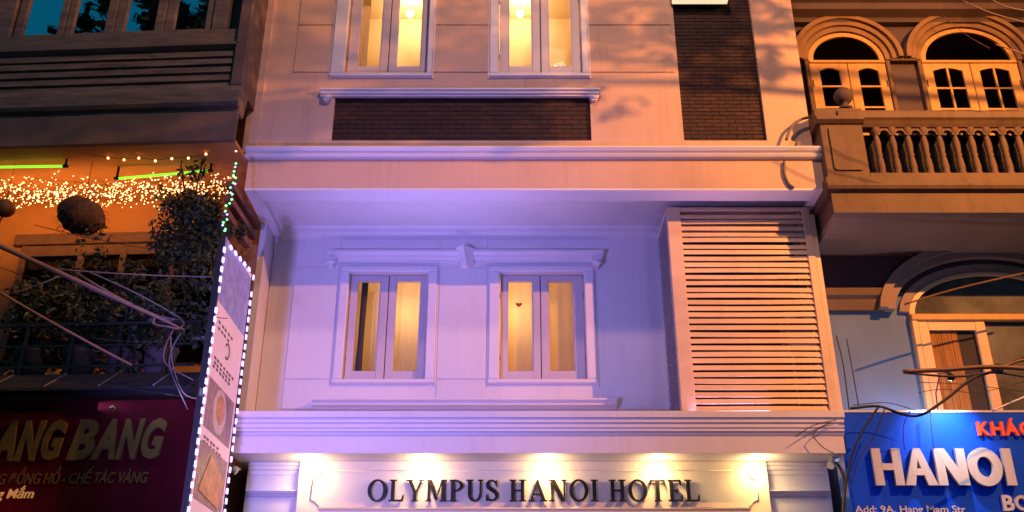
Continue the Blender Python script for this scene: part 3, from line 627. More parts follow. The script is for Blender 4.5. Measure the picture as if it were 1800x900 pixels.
# ================================================================== louvre screen box
YL = 11.42
a0, a1 = X(1186, 560, YL), X(1211, 560, YL); c0, c1 = X(1436, 560, YL), X(1458, 560, YL)
zt_, zb_ = Z(364, YL), zfl + .01
lou = thing('louvre_screen', 'slatted screen box with white painted slats standing in the balcony recess', 'screen', ((a0 + c1) / 2, YL, zb_))
part('post', MB().bbox(a0, a1, YL, YL + .06, zb_, zt_, .006), M['slat'], lou, (a0, YL, zb_))
part('post', MB().bbox(c0, c1 - .06, YL, YL + .06, zb_, zt_, .006), M['slat'], lou, (c0, YL, zb_))
part('post', MB().bbox(c1 - .055, c1 + .01, YL + .02, YL + .07, zb_, zt_ - .1, .006), M['slat'], lou, (c1, YL, zb_))
part('rail', MB().bbox(a1 + .001, c0 - .001, YL + .003, YL + .055, zt_ - .055, zt_ - .001, .005), M['slat'], lou, (a1, YL, zt_))
part('rail', MB().bbox(a1 + .001, c0 - .001, YL + .003, YL + .055, zb_, zb_ + .05, .005), M['slat'], lou, (a1, YL, zb_))
zA, zB = zt_ - .075, Z(722, YL); ns = 31; pitch = (zA - zB) / ns; Ls = c0 - a1 - .004
th = R(18); sl = MB(); hgt = pitch * .78; dep = .016
def slatmesh(L_, bow):
    mb = MB(); n = 6; v = []; f = []
    for i in range(n + 1):
        xx = L_ * i / n; dz = bow * math.sin(math.pi * i / n)
        for (yy2, zz) in ((0, 0), (0, hgt), (dep, hgt), (dep, 0)):
            y_ = yy2 * math.cos(th) - zz * math.sin(th) * -1; v.append((xx, yy2 + zz * math.sin(th), zz * math.cos(th) + dz))
    for i in range(n):
        for q in range(4): f.append((i * 4 + q, i * 4 + (q + 1) % 4, i * 4 + 4 + (q + 1) % 4, i * 4 + 4 + q))
    f += [(0, 1, 2, 3), (n * 4, n * 4 + 3, n * 4 + 2, n * 4 + 1)]
    return mb.add(v, f).mesh('slat', M['slat'])
variants = [slatmesh(Ls, b) for b in (0, .004, -.004, .002)]
for k in range(ns):
    so = part('slat', variants[random.choice((0, 0, 1, 2, 3))], None, lou, (a1 + .002, YL + .012, zA - pitch * (k + 1) + random.uniform(-.004, .004))); so.rotation_euler = (R(random.uniform(-4, 4)), R(random.uniform(-.22, .22)), 0)
part('mounting_strip', MB().box(c0 - .05, c0 - .035, YL + .045, YL + .06, zb_, zt_ - .06), M['slat'], lou, (c0, YL, zb_))
# mesh side towards the windows: frame and diagonal wires
ms = MB(); y0m, y1m = YL + .065, YB - .02
part('side_frame', MB().box(a0, a0 + .03, y0m, y1m, zt_ - .05, zt_).box(a0, a0 + .03, y1m - .03, y1m, zb_, zt_ - .051).box(a0, a0 + .03, y0m, y0m + .025, zb_, zt_ - .051), M['trim'], lou, (a0, y0m, zb_))
stp = .105; k = -int((y1m - y0m) / stp) - 1
while zb_ + k * stp < zt_ - .05:
    for dr in (1, -1):
        p0 = [y0m + .02, zb_ + k * stp]; p1 = [y1m - .03, zb_ + k * stp + (y1m - y0m - .05)]
        if dr < 0: p0[1], p1[1] = p1[1], p0[1]
        def clip(p, q):
            p, q = list(p), list(q)
            for lo, hi in ((zb_, zt_ - .05),):
                if max(p[1], q[1]) <= lo or min(p[1], q[1]) >= hi: return None
                for u, v_ in ((p, q), (q, p)):
                    for lim in (lo, hi):
                        if (u[1] - lim) * (v_[1] - lim) < 0 and ((lim == lo and u[1] < lo) or (lim == hi and u[1] > hi)):
                            s_ = (lim - u[1]) / (v_[1] - u[1]); u[0] += (v_[0] - u[0]) * s_; u[1] = lim
            return p, q
        r_ = clip(p0, p1)
        if r_: ms.tube([(a0 + .014 + .003 * dr, r_[0][0], r_[0][1]), (a0 + .014 + .003 * dr, r_[1][0], r_[1][1])], (.0085 if dr > 0 else .004), 4, False)
    k += 1
part('wire_mesh', ms, M['mesh'], lou, (a0, y0m, zb_), 'stuff')
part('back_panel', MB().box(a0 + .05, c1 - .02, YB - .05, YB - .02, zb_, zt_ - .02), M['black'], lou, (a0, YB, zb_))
part('top_panel', MB().box(a0, c1, YL + .06, YB - .02, zt_ + .001, zt_ + .02), M['trim'], lou, (a0, YL, zt_))
part('side_panel', MB().box(c1 - .02, c1, YL + .075, YB - .02, zb_, zt_ - .06), M['slat'], lou, (c1, YL, zb_))
part('shade_panel', MB().box(a0 + .05, a0 + .06, YL + .08, YB - .055, zb_, zt_ - .06), M['black'], lou, (a0, YL, zb_))  # black panel added so the inside behind the mesh looks shaded
# outdoor unit behind the slats
ux0, ux1, uz0, uz1 = X(1383, 580, YL + .1), X(1432, 580, YL + .1), Z(612, YL + .1), Z(548, YL + .1)
ac = thing('air_conditioner', 'pale outdoor air conditioner unit half hidden behind the slats of the screen', 'air conditioner', (ux0, YL + .1, uz0))
part('case', MB().bbox(ux0, ux1, YL + .075, YL + .40, uz0, uz1, .02), M['whiteplastic'], ac)
part('fan_grille', MB().lathe([(.0, 0), (.16, 0), (.17, .01)], ((ux0 + ux1) / 2, YL + .072, (uz0 + uz1) / 2), 16, 'y'), M['metal'], ac)
part('stand', MB().box(ux0 + .02, ux0 + .05, YL + .1, YL + .14, zb_, uz0).box(ux1 - .05, ux1 - .02, YL + .1, YL + .14, zb_, uz0), M['metal'], ac)

# ================================================================== RIGHT BUILDING
RB = thing('villa', 'plum and ochre building with arched shutters and a baluster balcony beside the hotel', 'building', (8, 12, 0))
YR = 11.95; YBf = 10.85
rx0 = XR + .04; rx1 = 12.0
zbal = Z(372, YBf); 
part('upper_wall', MB().box(rx0 - .1, rx1, YR, 18, Z(514, YR), 14), M['rightwall'], RB, (8, YR, 8))  # plum carried down under the balcony, where its shade is put into the colour
part('lower_wall', MB().box(rx0 - .1, rx1, YR + .003, 18, 0, Z(514, YR) - .001), M['rightblue'], RB, (8, YR, 0))
# top eave
ez = Z(25, YR - .3)
part('eave', MB().profile([(YR, ez), (YR - .12, ez), (YR - .15, ez + .06), (YR - .30, ez + .1), (YR - .32, ez + .2), (YR - .5, ez + .26), (YR - .55, ez + .42), (YR, ez + .5)], rx0 - .05, rx1), M['rightwall'], RB, (8, YR, ez))
# arched windows
def arched(cxp, wpx, outp, ztop, name, glazing, crown_h):
    cx = X(cxp, 109, YR); r = wpx / 2 / FPX * (11.95 * .905 + 7.1 * .424); z0 = Z(110, YR)
    e = (Z(ztop, YR) - z0) / r
    win = part('arched_window', MB().arch(cx, z0, r, r + .075, YR - .05, YR + .01, e0=e, e1=e), M['yellowwood'], RB, (cx, YR, z0))
    part('pane', MB().arch(cx, z0 + .004, .001, r - .001, YR - .012, YR - .006, e0=e, e1=e), M['darkglass'], win, (cx, YR, z0))
    part('backing', MB().arch(cx, z0 + .004, .001, r, YR - .004, YR - .001, e0=e, e1=e), M['black'], win, (cx, YR, z0))
    ro = r + .08
    for (w_, dy) in ((.085, .08), (.085, .12), (.07, .17)):
        eo = (e * r + (ro + w_ - r)) / (ro + w_); ei = (e * r + (ro - r)) / ro
        part('arch_moulding', MB().arch(cx, z0, ro, ro + w_ - .002, YR - dy, YR + .01, e0=ei, e1=eo), M['arch_stone'], RB, (cx, YR, z0)); ro += w_
    # two leaves beneath
    zb = Z(250, YR); hf = z0 - .03
    part('transom', MB().bbox(cx - r - .07, cx + r + .07, YR - .07, YR, z0 - .045, z0 - .001, .006), M['yellowwood'], win, (cx, YR, z0))
    for s_ in (-1, 1):
        xa_, xb_ = (cx - r - .07, cx - .006) if s_ < 0 else (cx + .006, cx + r + .07)
        st = .12; g0, g1 = xa_ + st + .02, xb_ - st; 
        if glazing == 4 and s_ > 0: g0, g1 = xa_ + st, xb_ - st - .02
        lf = MB(); top = hf - .02; gz1 = top - .10
        lf.bbox(xa_, g0, YR - .05, YR, zb, top, .006); lf.bbox(g1, xb_, YR - .05, YR, zb, top, .006)
        # arched head of the leaf opening
        n = 10; pts = [(g0, top), (g0, gz1 - .03)] + [(g0 + (g1 - g0) * i / n, gz1 - .03 + .05 * math.sin(math.pi * i / n)) for i in range(1, n)] + [(g1, gz1 - .03), (g1, top)]
        for i in range(1, len(pts) - 2):
            (ax, az), (bx_, bz_) = pts[i], pts[i + 1]
            lf.prism([(ax, az), (bx_, bz_), (bx_, top), (ax, top)], YR - .046, YR)
        sash = part('leaf', lf, M['yellowwood'], win, (xa_, YR, zb))
        bar = MB(); zz = gz1 - (.33 if glazing == 4 else .30)
        while zz > zb + .1:
            bar.box(g0, g1, YR - .042, YR - .008, zz - .014, zz + .014); zz -= .36
        if glazing == 4:
            m = (g0 + g1) / 2; bar.box(m - .014, m + .014, YR - .044, YR - .009, zb, gz1 + .02)
        part('glazing_bar', bar, M['yellowwood'], win, (g0, YR, zb))
        part('pane', MB().box(g0, g1, YR - .012, YR - .007, zb, gz1 + .03), M['darkglass'], win, (g0, YR, zb))
        part('backing', MB().box(g0, g1, YR - .005, YR - .001, zb, gz1 + .03), M['black'], win, (g0, YR, zb))
        hx = xa_ + .02 if s_ < 0 else xb_ - .02
        part('hinge', MB().box(hx - .008, hx + .008, YR - .058, YR - .05, top - .42, top - .30), M['cable'], win, (hx, YR, top))
    return cx, r, z0
c1_ = arched(1486, 122, 0, 68, 'a', 2, 0); c2_ = arched(1700, 157, 0, 60, 'b', 4, 0); 
# stone posts under the arch springings
for (cx, r, z0), s_ in ((c1_, 1), (c2_, -1), (c2_, 1), (c1_, -1)):
    e0 = cx + s_ * (r + .08)
    part('jamb_moulding', MB().bbox(min(e0, e0 + s_ * .06), max(e0, e0 + s_ * .06), YR - .07, YR, Z(250, YR), z0 - .002, .008), M['stone'], RB, (e0, YR, z0))
part('impost', MB().bbox(c1_[0] + c1_[1] + .145, c2_[0] - c2_[1] - .145, YR - .1, YR, c1_[2] - .03, c1_[2] + .1, .01), M['stone'], RB, (0, YR, c1_[2]))
# ---- balcony
zr1, zr0 = Z(196, YBf), Z(222, YBf); zk = Z(312, YBf); zq = Z(331, YBf)
bxl = X(1447, 260, YBf)
bal = part('balcony', MB().box(bxl + .02, rx1, YBf + .03, YR, zbal + .002, zq - .05), M['stone'], RB, (bxl, YBf, zbal))
part('slab_moulding', MB().profile([(YR - .2, zq - .049), (YBf + .03, zq - .049), (YBf - .03, zq - .02), (YBf - .05, zq + .02), (YBf - .05, zq + .05), (YBf - .02, zq + .07), (YBf - .02, zk), (YBf + .2, zk)], bxl - .03, rx1), M['stone'], bal, (bxl, YBf, zq))
part('handrail', MB().profile([(YBf + .16, zr0), (YBf + .02, zr0), (YBf - .01, zr0 + .04), (YBf - .03, zr0 + .07), (YBf - .06, zr0 + .10), (YBf - .06, zr1 - .04), (YBf - .03, zr1), (YBf + .17, zr1)], bxl + .24, rx1), M['stone'], bal, (bxl, YBf, zr0))
px0, px1 = bxl, X(1522, 260, YBf)
part('pier', MB().bbox(px0, px1, YBf, YBf + .3, zk + .001, zr0 + .03, .008), M['stone'], bal, (px0, YBf, zk))
rec = MB(); qx0, qx1, qz0, qz1 = px0 + .10, px1 - .07, zk + .10, zr0 - .01; cr = .05
pts = []
for cx_, cz_, a_ in ((qx1 - cr, qz1 - cr, 0), (qx0 + cr, qz1 - cr, 90), (qx0 + cr, qz0 + cr, 180), (qx1 - cr, qz0 + cr, 270)):
    for k in range(5): a = R(a_ + 22.5 * k); pts.append((cx_ + cr * math.cos(a), cz_ + cr * math.sin(a)))
part('pier_panel', rec.prism(pts, YBf - .022, YBf - .001), M['stone'], bal, (qx0, YBf, qz0))
part('pier_cap', MB().profile([(YBf - .02, zr0 + .031), (YBf - .07, zr0 + .07), (YBf - .07, zr0 + .12), (YBf - .03, zr0 + .14), (YBf - .03, zr1 + .03), (YBf + .33, zr1 + .03), (YBf + .33, zr0 + .031)], px0 - .05, px1 + .02), M['stone'], bal, (px0, YBf, zr0))
bc = P(1482, 170, YBf + .14)
part('ball_finial', MB().lathe([(0, -.22), (.10, -.22), (.10, -.19), (.05, -.17), (.045, -.14)] + [(.125 * math.sin(R(a)), -.125 * math.cos(R(a))) for a in range(22, 181, 12)], bc, 20), M['rightwall'], bal, bc)
# balusters: flat turned shape
zB0, zB1 = zk + .075, zr0 - .001
part('bottom_rail', MB().bbox(px1, rx1, YBf + .005, YBf + .16, zk + .001, zk + .075, .006), M['stone'], bal, (px1, YBf, zk))
H_ = zB1 - zB0
prof = [(.052, 0), (.052, .05), (.04, .06), (.048, .12), (.05, .2), (.042, .33), (.034, .4), (.045, .44), (.034, .48), (.042, .56), (.046, .68), (.036, .8), (.03, .84), (.045, .87), (.062, .93), (.07, 1)]
bm_b = MB().lathe([(r_, h_ * H_) for r_, h_ in prof], (0, 0, 0), 12).mesh('baluster', M['stone'])
bstep = (X(1800, 265, YBf) - X(1535, 265, YBf)) / 9.45
xk = X(1549, 265, YBf)
ah = MB(); hw = bstep / 2; rg = bstep * .31; nn_ = 12
def az_(x): return .068 * math.sqrt(max(0, 1 - (x / rg) ** 2))
for i in range(nn_):
    u0, u1 = -rg + 2 * rg * i / nn_, -rg + 2 * rg * (i + 1) / nn_
    ah.prism([(u0, az_(u0)), (u1, az_(u1)), (u1, .0985), (u0, .0985)], 0, .07)
ah.box(-hw + .001, -rg, 0, .07, 0, .0985).box(rg, hw - .001, 0, .07, 0, .0985)
ah = ah.mesh('arch_head', M['stone'])
part('shade_sheet', MB().box(px1 + .01, rx1, YBf + .20, YBf + .215, zk + .002, zr0 - .01), M['black'], bal, (px1, YBf, zk))  # black sheet added for the dark shade behind the balusters
for k in range(26):
    xx = xk + bstep * k
    if xx > rx1 - .2: break
    part('baluster', bm_b, None, bal, (xx, YBf + .08, zB0))
    part('arch_head', ah, None, bal, (xx + bstep / 2, YBf + .04, zB1 - .10))
# soffit edge of the balcony: bevelled band underneath
part('soffit_band', MB().profile([(YR - .01, zbal - .10), (YBf + .45, zbal - .10), (YBf + .10, zbal - .03), (YBf + .04, zbal + .001), (YR - .01, zbal + .001)], bxl + .02, rx1), M['stone_brightened'], bal, (bxl, YBf, zbal))
part('cornice', MB().profile([(YR, Z(548, YR)), (YR - .06, Z(548, YR)), (YR - .08, Z(530, YR)), (YR - .13, Z(525, YR)), (YR - .14, Z(513, YR)), (YR, Z(511, YR))], rx0 - .05, X(1560, 530, YR)), M['stone'], RB, (rx0, YR, Z(530, YR)))
# lower arched doorway
wx0, wx1 = X(1608, 620, YR), 7.4; zt2, zs_ = Z(556, YR), Z(556, YR)
acx = (wx0 + wx1) / 2; ra = (wx1 - wx0) / 2; ea = (Z(487, YR, px=1800) - zt2) / ra * 1.08
dw = part('doorway', MB().arch(acx, zt2, ra - .07, ra, YR - .06, YR + .01, e0=ea, e1=ea), M['creamwood'], RB, (acx, YR, zt2))
part('pane', MB().arch(acx, zt2 + .004, .001, ra - .07, YR - .014, YR - .008, e0=ea, e1=ea, n=32), M['glass'], dw, (acx, YR, zt2))
part('backing', MB().arch(acx, zt2 + .004, .001, ra - .07, YR - .005, YR - .001, e0=ea, e1=ea, n=32), M['pane_reflect'], dw, (acx, YR, zt2))
for ro, w_, dy in ((ra + .002, .12, .05), (ra + .20, .10, .12), (ra + .30, .11, .17)):
    part('arch_moulding', MB().arch(acx, zt2, ro, ro + w_, YR - dy, YR + .01, e0=(ea * ra + ro - ra) / ro, e1=(ea * ra + ro + w_ - ra) / (ro + w_), a0=R(4), a1=R(176)), M['stone_brightened'], RB, (acx, YR, zt2))
part('transom', MB().bbox(wx0, wx1, YR - .10, YR, zt2 - .09, zt2, .01), M['yellowwood'], dw, (wx0, YR, zt2))
dz0 = 3.0
def doorleaf(xa_, xb_, st):
    lf = MB().bbox(xa_, xa_ + st, YR - .07, YR, dz0, zt2 - .092, .01).bbox(xb_ - st, xb_, YR - .07, YR, dz0, zt2 - .092, .01).box(xa_ + st, xb_ - st, YR - .066, YR, zt2 - .092 - st * .9, zt2 - .092)
    part('leaf', lf, M['creamwood'], dw, (xa_, YR, dz0))
    part('pane', MB().box(xa_ + st, xb_ - st, YR - .03, YR - .025, dz0, zt2 - .092 - st * .9), M['glass'], dw, (xa_, YR, dz0))
part('jamb', MB().bbox(wx0 - .001, wx0 + .075, YR - .09, YR, dz0, zt2 - .091, .008), M['creamwood'], dw, (wx0, YR, dz0))
dx1 = X(1742, 640, YR)
doorleaf(wx0 + .076, dx1, .135)
# drape behind the first leaf, stripes of folds
dr = MB(); n = 22; xa_, xb_ = wx0 + .21, wx0 + .21 + (dx1 - wx0 - .35) * .62
for k in range(n):
    u0, u1 = xa_ + (xb_ - xa_) * k / n, xa_ + (xb_ - xa_) * (k + 1) / n; f0, f1 = (.010 * (k % 2), .010 * ((k + 1) % 2))
    dr.add([(u0, YR - .022 + f0, dz0), (u1, YR - .022 + f1, dz0), (u1, YR - .022 + f1, zt2 - .2), (u0, YR - .022 + f0, zt2 - .2)], [(0, 1, 2, 3)])
part('drape', dr, M['drape'], dw, (xa_, YR, dz0))
part('backing', MB().box(wx0 + .08, wx1 - .08, YR - .006, YR - .002, dz0, zt2 - .092), M['curtain'], dw, (wx0, YR, dz0))
part('pane', MB().box(dx1 + .01, wx1 - .4, YR - .036, YR - .03, dz0, zt2 - .11), M['glass'], dw, (dx1, YR, dz0))
part('backing', MB().box(dx1 + .01, wx1 - .4, YR - .012, YR - .008, dz0, zt2 - .11), M['pane_reflect'], dw, (dx1, YR, dz0))

# ================================================================== blue sign
YQ = 11.05
qx0 = X(1489, 800, YQ); qz1 = Z(725, YQ); qx1 = qx0 + 4.2; qz0 = qz1 - 2.0
bs = thing('blue_sign', 'bright blue shop sign with raised silver letters HANOI under black cables', 'sign', (qx0, YQ, qz0))
part('board', MB().bbox(qx0, qx1, YQ, YQ + .12, qz0, qz1, .01), M['blue'], bs)
part('trim', MB().box(qx0 - .01, qx1 + .01, YQ - .006, YQ + .125, qz1 + .001, qz1 + .025), M['silver'], bs)
part('bracket', MB().box(qx0 + .4, qx0 + .46, YQ + .121, YR, qz1 - .3, qz1 - .24).box(qx1 - .46, qx1 - .4, YQ + .121, YR, qz1 - .3, qz1 - .24), M['metal'], bs)
yq = YQ - .08; z0h, z1h = Z(853, yq), Z(788, yq); h_ = z1h - z0h
for ch, a, b in (('H', 1536, 1586), ('A', 1588, 1644), ('N', 1646, 1700), ('O', 1702, 1762), ('I', 1766, 1782)):
    xa_, xb_ = X(a, 820, yq), X(b, 820, yq); T = .245 if ch != 'I' else .245
    wd = glyph(ch, False, T, .12)[1]
    letter(bs, ch, xa_, z0h, h_, (xb_ - xa_) / (wd * h_), yq, yq + .045, M['silver'], False, T, .12)
    letter(bs, ch, xa_ + .002, z0h + .002, h_ * .996, (xb_ - xa_) / (wd * h_) * .99, yq + .047, YQ - .002, M['letterside'], False, T, .12, 'letter_return')
# ---- text from the built-in typeface
def text_mesh(s, bold=0, shear=0):
    cu_ = bpy.data.curves.new('t', 'FONT'); cu_.body = s; cu_.size = 1; cu_.offset = bold; cu_.shear = shear; cu_.extrude = .5; cu_.resolution_u = 3
    o = bpy.data.objects.new('t', cu_); col.objects.link(o); bpy.context.view_layer.update()
    dg = bpy.context.evaluated_depsgraph_get(); me = bpy.data.meshes.new_from_object(o.evaluated_get(dg))
    vs = [tuple(v.co) for v in me.vertices]; fs = [tuple(p.vertices) for p in me.polygons]
    bpy.data.objects.remove(o); bpy.data.meshes.remove(me); bpy.data.curves.remove(cu_)
    return vs, fs
def text_part(s, x0, x1, z0, z1, y0, y1, m, parent, bold=.0, shear=0, name='lettering', ref=None, full=True):
    vs, fs = text_mesh(s, bold, shear)
    if not vs: return
    rv = text_mesh(ref, bold, shear)[0] if ref else vs
    ax, bx_ = min(v[0] for v in vs), max(v[0] for v in vs); az, bz_ = min(v[1] for v in rv), max(v[1] for v in rv)
    out = [(x0 + (v[0] - ax) / (bx_ - ax) * (x1 - x0), y1 + (.5 + v[2]) * (y0 - y1), z0 + (v[1] - az) / (bz_ - az) * (z1 - z0)) for v in vs]
    return part(name, MB().add(out, fs), m, parent, (x0, y0, z0))
yq2 = YQ - .04
def xw(px, y=yq2, py=800): return X(px, py, y)
kx = 1719
for ch, a, b in (('K', 1719, 1740), ('H', 1743, 1765), ('Á', 1767, 1791), ('C', 1793, 1815), ('H', 1818, 1840)):
    text_part(ch, xw(a, py=753), xw(b, py=753), Z(765, yq2), Z(741, yq2), yq2, YQ - .002, M['redletter'], bs, .03, name='letter', ref='H')
for ch, a, b in (('B', 1763, 1783), ('O', 1785, 1810)):
    text_part(ch, xw(a, py=885), xw(b, py=885), Z(898, yq2), Z(870, yq2), yq2, YQ - .002, M['silver'], bs, .03, name='letter')
text_part('Add: 9A, Hang Mam Str', X(1503, 898, YQ), X(1697, 898, YQ), Z(906, YQ), Z(889, YQ), YQ - .012, YQ - .002, M['silver'], bs, .015)['kind'] = 'stuff'
lamp('sign_flood_light', 'SPOT', (X(1655, 725, YQ), YQ - .40, qz1 + .25), 110, (.95, .93, 1), .03, (X(1655, 745, YQ), YQ, qz1 - .2), 100, 1)
lamp('sign_back_light', 'POINT', (X(1640, 725, YQ), YQ + .45, qz1 - .12), 26, (.80, .88, 1), .08)
fl = thing('sign_lamp', 'small arm lamp reaching over the top edge of the blue sign', 'lamp', (X(1655, 725, YQ), YQ + .1, qz1))

# ================================================================== LEFT BUILDING (own turned frame)
LBd = thing('timber_shopfront_building', 'dark timber fronted house left of the hotel with blue reflecting casements', 'building', (-2.5, 0, 0), F=FL)
def PL(px, py, y): return P(px, py, y, FL)
def zl(px, py, y): return PL(px, py, y).z
lxr = PL(417, 200, 0).x; lxl = -6.5
zc0 = zl(300, 249, 0); zc1 = zl(300, 197, 0); zc2 = zl(300, 188, -.03); zc3 = zl(300, 158, -.06); zc4 = zl(300, 152, 0); zc5 = zl(300, 92, .12); zc6 = zl(300, 58, .2)
part('fascia', MB().bbox(lxl, lxr, 0, .06, zc0, zc1 - .01, .004), M['leftwall'], LBd, (-3, 0, zc0))
part('fascia_rail', MB().profile([(.2, zc1 - .009), (.04, zc1 - .009), (.04, zc2), (-.02, zc2 + .01), (-.05, zc2 + .05), (-.05, zc3 - .02), (-.02, zc3), (.02, zc4), (.3, zc4)], lxl, lxr), M['leftwood'], LBd, (-3, 0, zc1))
# weathered planks: lapped boards
npk = 5
for k in range(npk):
    a = zc4 + .002 + (zc5 - zc4) * k / npk; b = zc4 + (zc5 - zc4) * (k + 1) / npk
    for q in range(4):
        x0 = lxl + (lxr - lxl) * (q / 4) + (.35 * (k % 2) if q else 0); x1 = lxl + (lxr - lxl) * ((q + 1) / 4) + (.35 * (k % 2) if q < 3 else 0) - .006
        part('plank', MB().add([(x0, .06 + random.uniform(0, .012), a), (x1, .06 + random.uniform(0, .012), a), (x1, .10, b - .004), (x0, .10, b - .004), (x0, .2, a), (x1, .2, a), (x1, .2, b - .004), (x0, .2, b - .004)],
             [(0, 1, 2, 3), (4, 7, 6, 5), (0, 4, 5, 1), (3, 2, 6, 7), (0, 3, 7, 4), (1, 5, 6, 2)]), M['leftplank'], LBd, (x0, .06, a))
part('window_sill', MB().profile([(.3, zc5), (.08, zc5), (.02, zc5 + .03), (.02, zc5 + .07), (.10, zc5 + .09), (.10, zc6 - .05), (.15, zc6 - .03), (.3, zc6 - .03)], lxl, lxr - .12), M['leftwood'], LBd, (-3, 0, zc5))
part('core', MB().box(lxl, lxr - .03, 1.85, 8, 0, 13), M['leftwall'], LBd, (-3, 1.85, 0))
part('window_wall', MB().box(lxl, lxr - .02, .34, 1.8, zc4, 13), M['leftwall'], LBd, (-3, .34, zc4))
# casements: four sashes
lw = part('window', MB().bbox(PL(378, 20, .2).x, PL(403, 20, .2).x, .16, .34, zc6 - .03, zc6 + 1.6, .01), M['leftwood'], LBd, (-3, .2, zc6))
part('jamb', MB().bbox(lxl + .3, PL(30, 20, .2).x, .16, .34, zc6 - .03, zc6 + 1.6, .01), M['leftwood'], lw, (lxl, .2, zc6))
edges = [(46, 105), (132, 187), (222, 274), (308, 362)]     # pane x extents at y ~40
outer = [30, 118, 204, 291, 376]
for i, (a, b) in enumerate(edges):
    x0, x1 = PL(a, 30, .2).x, PL(b, 30, .2).x; o0, o1 = PL(outer[i], 30, .2).x + .004, PL(outer[i + 1], 30, .2).x - .004
    zz0 = zc6 - .02; zz1 = zc6 + 1.5; pz0 = zc6 + .055
    part('sash', MB().bbox(o0, x0, .2, .27, zz0, zz1, .01).bbox(x1, o1, .2, .27, zz0, zz1, .01).box(x0, x1, .203, .268, zz0, pz0).box(x0, x1, .203, .268, zz1 - .08, zz1), M['leftwood'], lw, (o0, .2, zz0))
    part('pane', MB().box(x0, x1, .235, .24, pz0, zz1 - .08), M['mirror'], lw, (x0, .2, pz0))
    part('backing', MB().box(x0, x1, .30, .31, pz0, zz1 - .08), M['black'], lw, (x0, .2, pz0))
part('corner_post', MB().bbox(lxr - .16, lxr, .02, .3, zc4 + .003, 13, .012), M['leftwall'], LBd, (lxr, 0, zc4))
# soffit and recessed lit wall
yrw = 1.55
part('soffit', MB().box(lxl, lxr - .01, .061, 1.84, zc0 + .02, zc0 + .06), M['ochre'], LBd, (-3, .3, zc0))
part('balcony_wall', MB().box(lxl, lxr - .02, yrw, yrw + .3, 0, zc0 + .019), M['ochre'], LBd, (-3, yrw, 0))
# window of the lit storey
bw = part('window', MB().bbox(PL(28, 430, yrw).x, PL(388, 430, yrw).x, yrw - .07, yrw - .001, zl(150, 432, yrw), zl(150, 413, yrw), .01), M['brownwood'], LBd, (-2, yrw, 5.5))
wz0 = zl(150, 640, yrw); wz1 = zl(150, 433, yrw)
for a in (28, 130, 205, 292, 376):
    xx = PL(a, 500, yrw).x; part('frame_post', MB().bbox(xx, xx + .09, yrw - .065, yrw - .002, wz0, wz1, .008), M['brownwood'], bw, (xx, yrw, wz0))
part('frame_rail', MB().bbox(PL(28, 470, yrw).x + .091, PL(376, 470, yrw).x, yrw - .055, yrw - .003, zl(150, 452, yrw), wz1 - .002, .006), M['brownwood'], bw, (-2, yrw, wz1))
part('pane', MB().box(PL(36, 500, yrw).x, PL(376, 500, yrw).x, yrw - .025, yrw - .02, wz0, wz1), M['darkglass'], bw, (-2, yrw, wz0))
part('backing', MB().box(PL(36, 500, yrw).x, PL(376, 500, yrw).x, yrw - .012, yrw - .008, wz0, wz1), M['brownwood'], bw, (-2, yrw, wz0))
# balcony floor + rail posts (dark) behind the awning
zaw = zl(150, 655, -.1)
part('balcony_floor', MB().box(lxl, lxr - .04, -.05, yrw, zaw - .25, zaw - .02), M['awning'], LBd, (-3, 0, zaw))
rl = MB()
part('railing', MB().box(lxl, lxr - .1, .0, .04, zaw + .60, zaw + .64).box(lxl, lxr - .1, .01, .03, zaw + .1, zaw + .125).box(lxl, lxr - .1, .01, .03, zaw + .35, zaw + .375), M['cable'], LBd, (-3, 0, zaw))
k = lxl
while k < lxr - .2: part('railing_post', MB().box(k, k + .03, .005, .035, zaw - .02, zaw + .599), M['cable'], LBd, (k, 0, zaw)); k += .55
# exposed beams at the hotel side
for dz, ln in ((0, 1.2), (-.20, 1.1), (-.42, .9)):
    xx = lxr - .12; part('beam', MB().box(xx, xx + .09, .25, .25 + ln, zc0 - .52 + dz, zc0 - .44 + dz), M['brownwood'], LBd, (xx, .25, zc0))
lamp('balcony_glow', 'AREA', FL.M @ Vector((-2.6, .7, zc0 - .55)), 19, (1, .42, .10), 3.0, FL.M @ Vector((-2.6, 1.5, zc0 + .1)), sizey=.25)

# awning and red sign
aw = thing('awning', 'black fabric awning above the crimson shop sign', 'awning', (-2.5, -.3, zaw - .4), F=FL)
ax1 = PL(340, 670, -.35).x
part('canopy', MB().add([(lxl, -.05, zaw), (ax1, -.05, zaw), (ax1, -.45, zaw - .28), (lxl, -.45, zaw - .28), (lxl, -.05, zaw - .03), (ax1, -.05, zaw - .03), (ax1, -.45, zaw - .31), (lxl, -.45, zaw - .31)],
     [(0, 1, 2, 3), (4, 7, 6, 5), (0, 4, 5, 1), (3, 2, 6, 7), (0, 3, 7, 4), (1, 5, 6, 2)]), M['awning'], aw)
k = lxl + .2
ribs = MB()
while k < ax1: part('rib', MB().tube([(k, -.04, zaw + .008), (k, -.455, zaw - .272)], .01, 6), M['greycable'], aw, (k, 0, zaw)); k += .6
rsz1 = zl(150, 703, -.32); rsz0 = rsz1 - 1.9; rsx1 = PL(346, 800, -.32).x
rs = thing('red_sign', 'crimson shop sign with dull brass letters ending ANG BẢNG', 'sign', (-2.5, -.32, rsz0), F=FL)
part('board', MB().bbox(lxl, rsx1, -.32, -.22, rsz0, rsz1, .01), M['redsign'], rs)
ry = -.36
z_a, z_b = zl(150, 808, ry), zl(150, 737, ry)
for ch, a, b in (('A', -12, 30), ('N', 31, 74), ('G', 75, 112), ('B', 122, 168), ('A', 164, 206), ('N', 207, 250), ('G', 250, 289)):
    text_part(ch, PL(a, 772, ry).x, PL(b, 772, ry).x, z_a, z_b, ry, -.322, M['olive'], rs, .045, .25, name='letter')
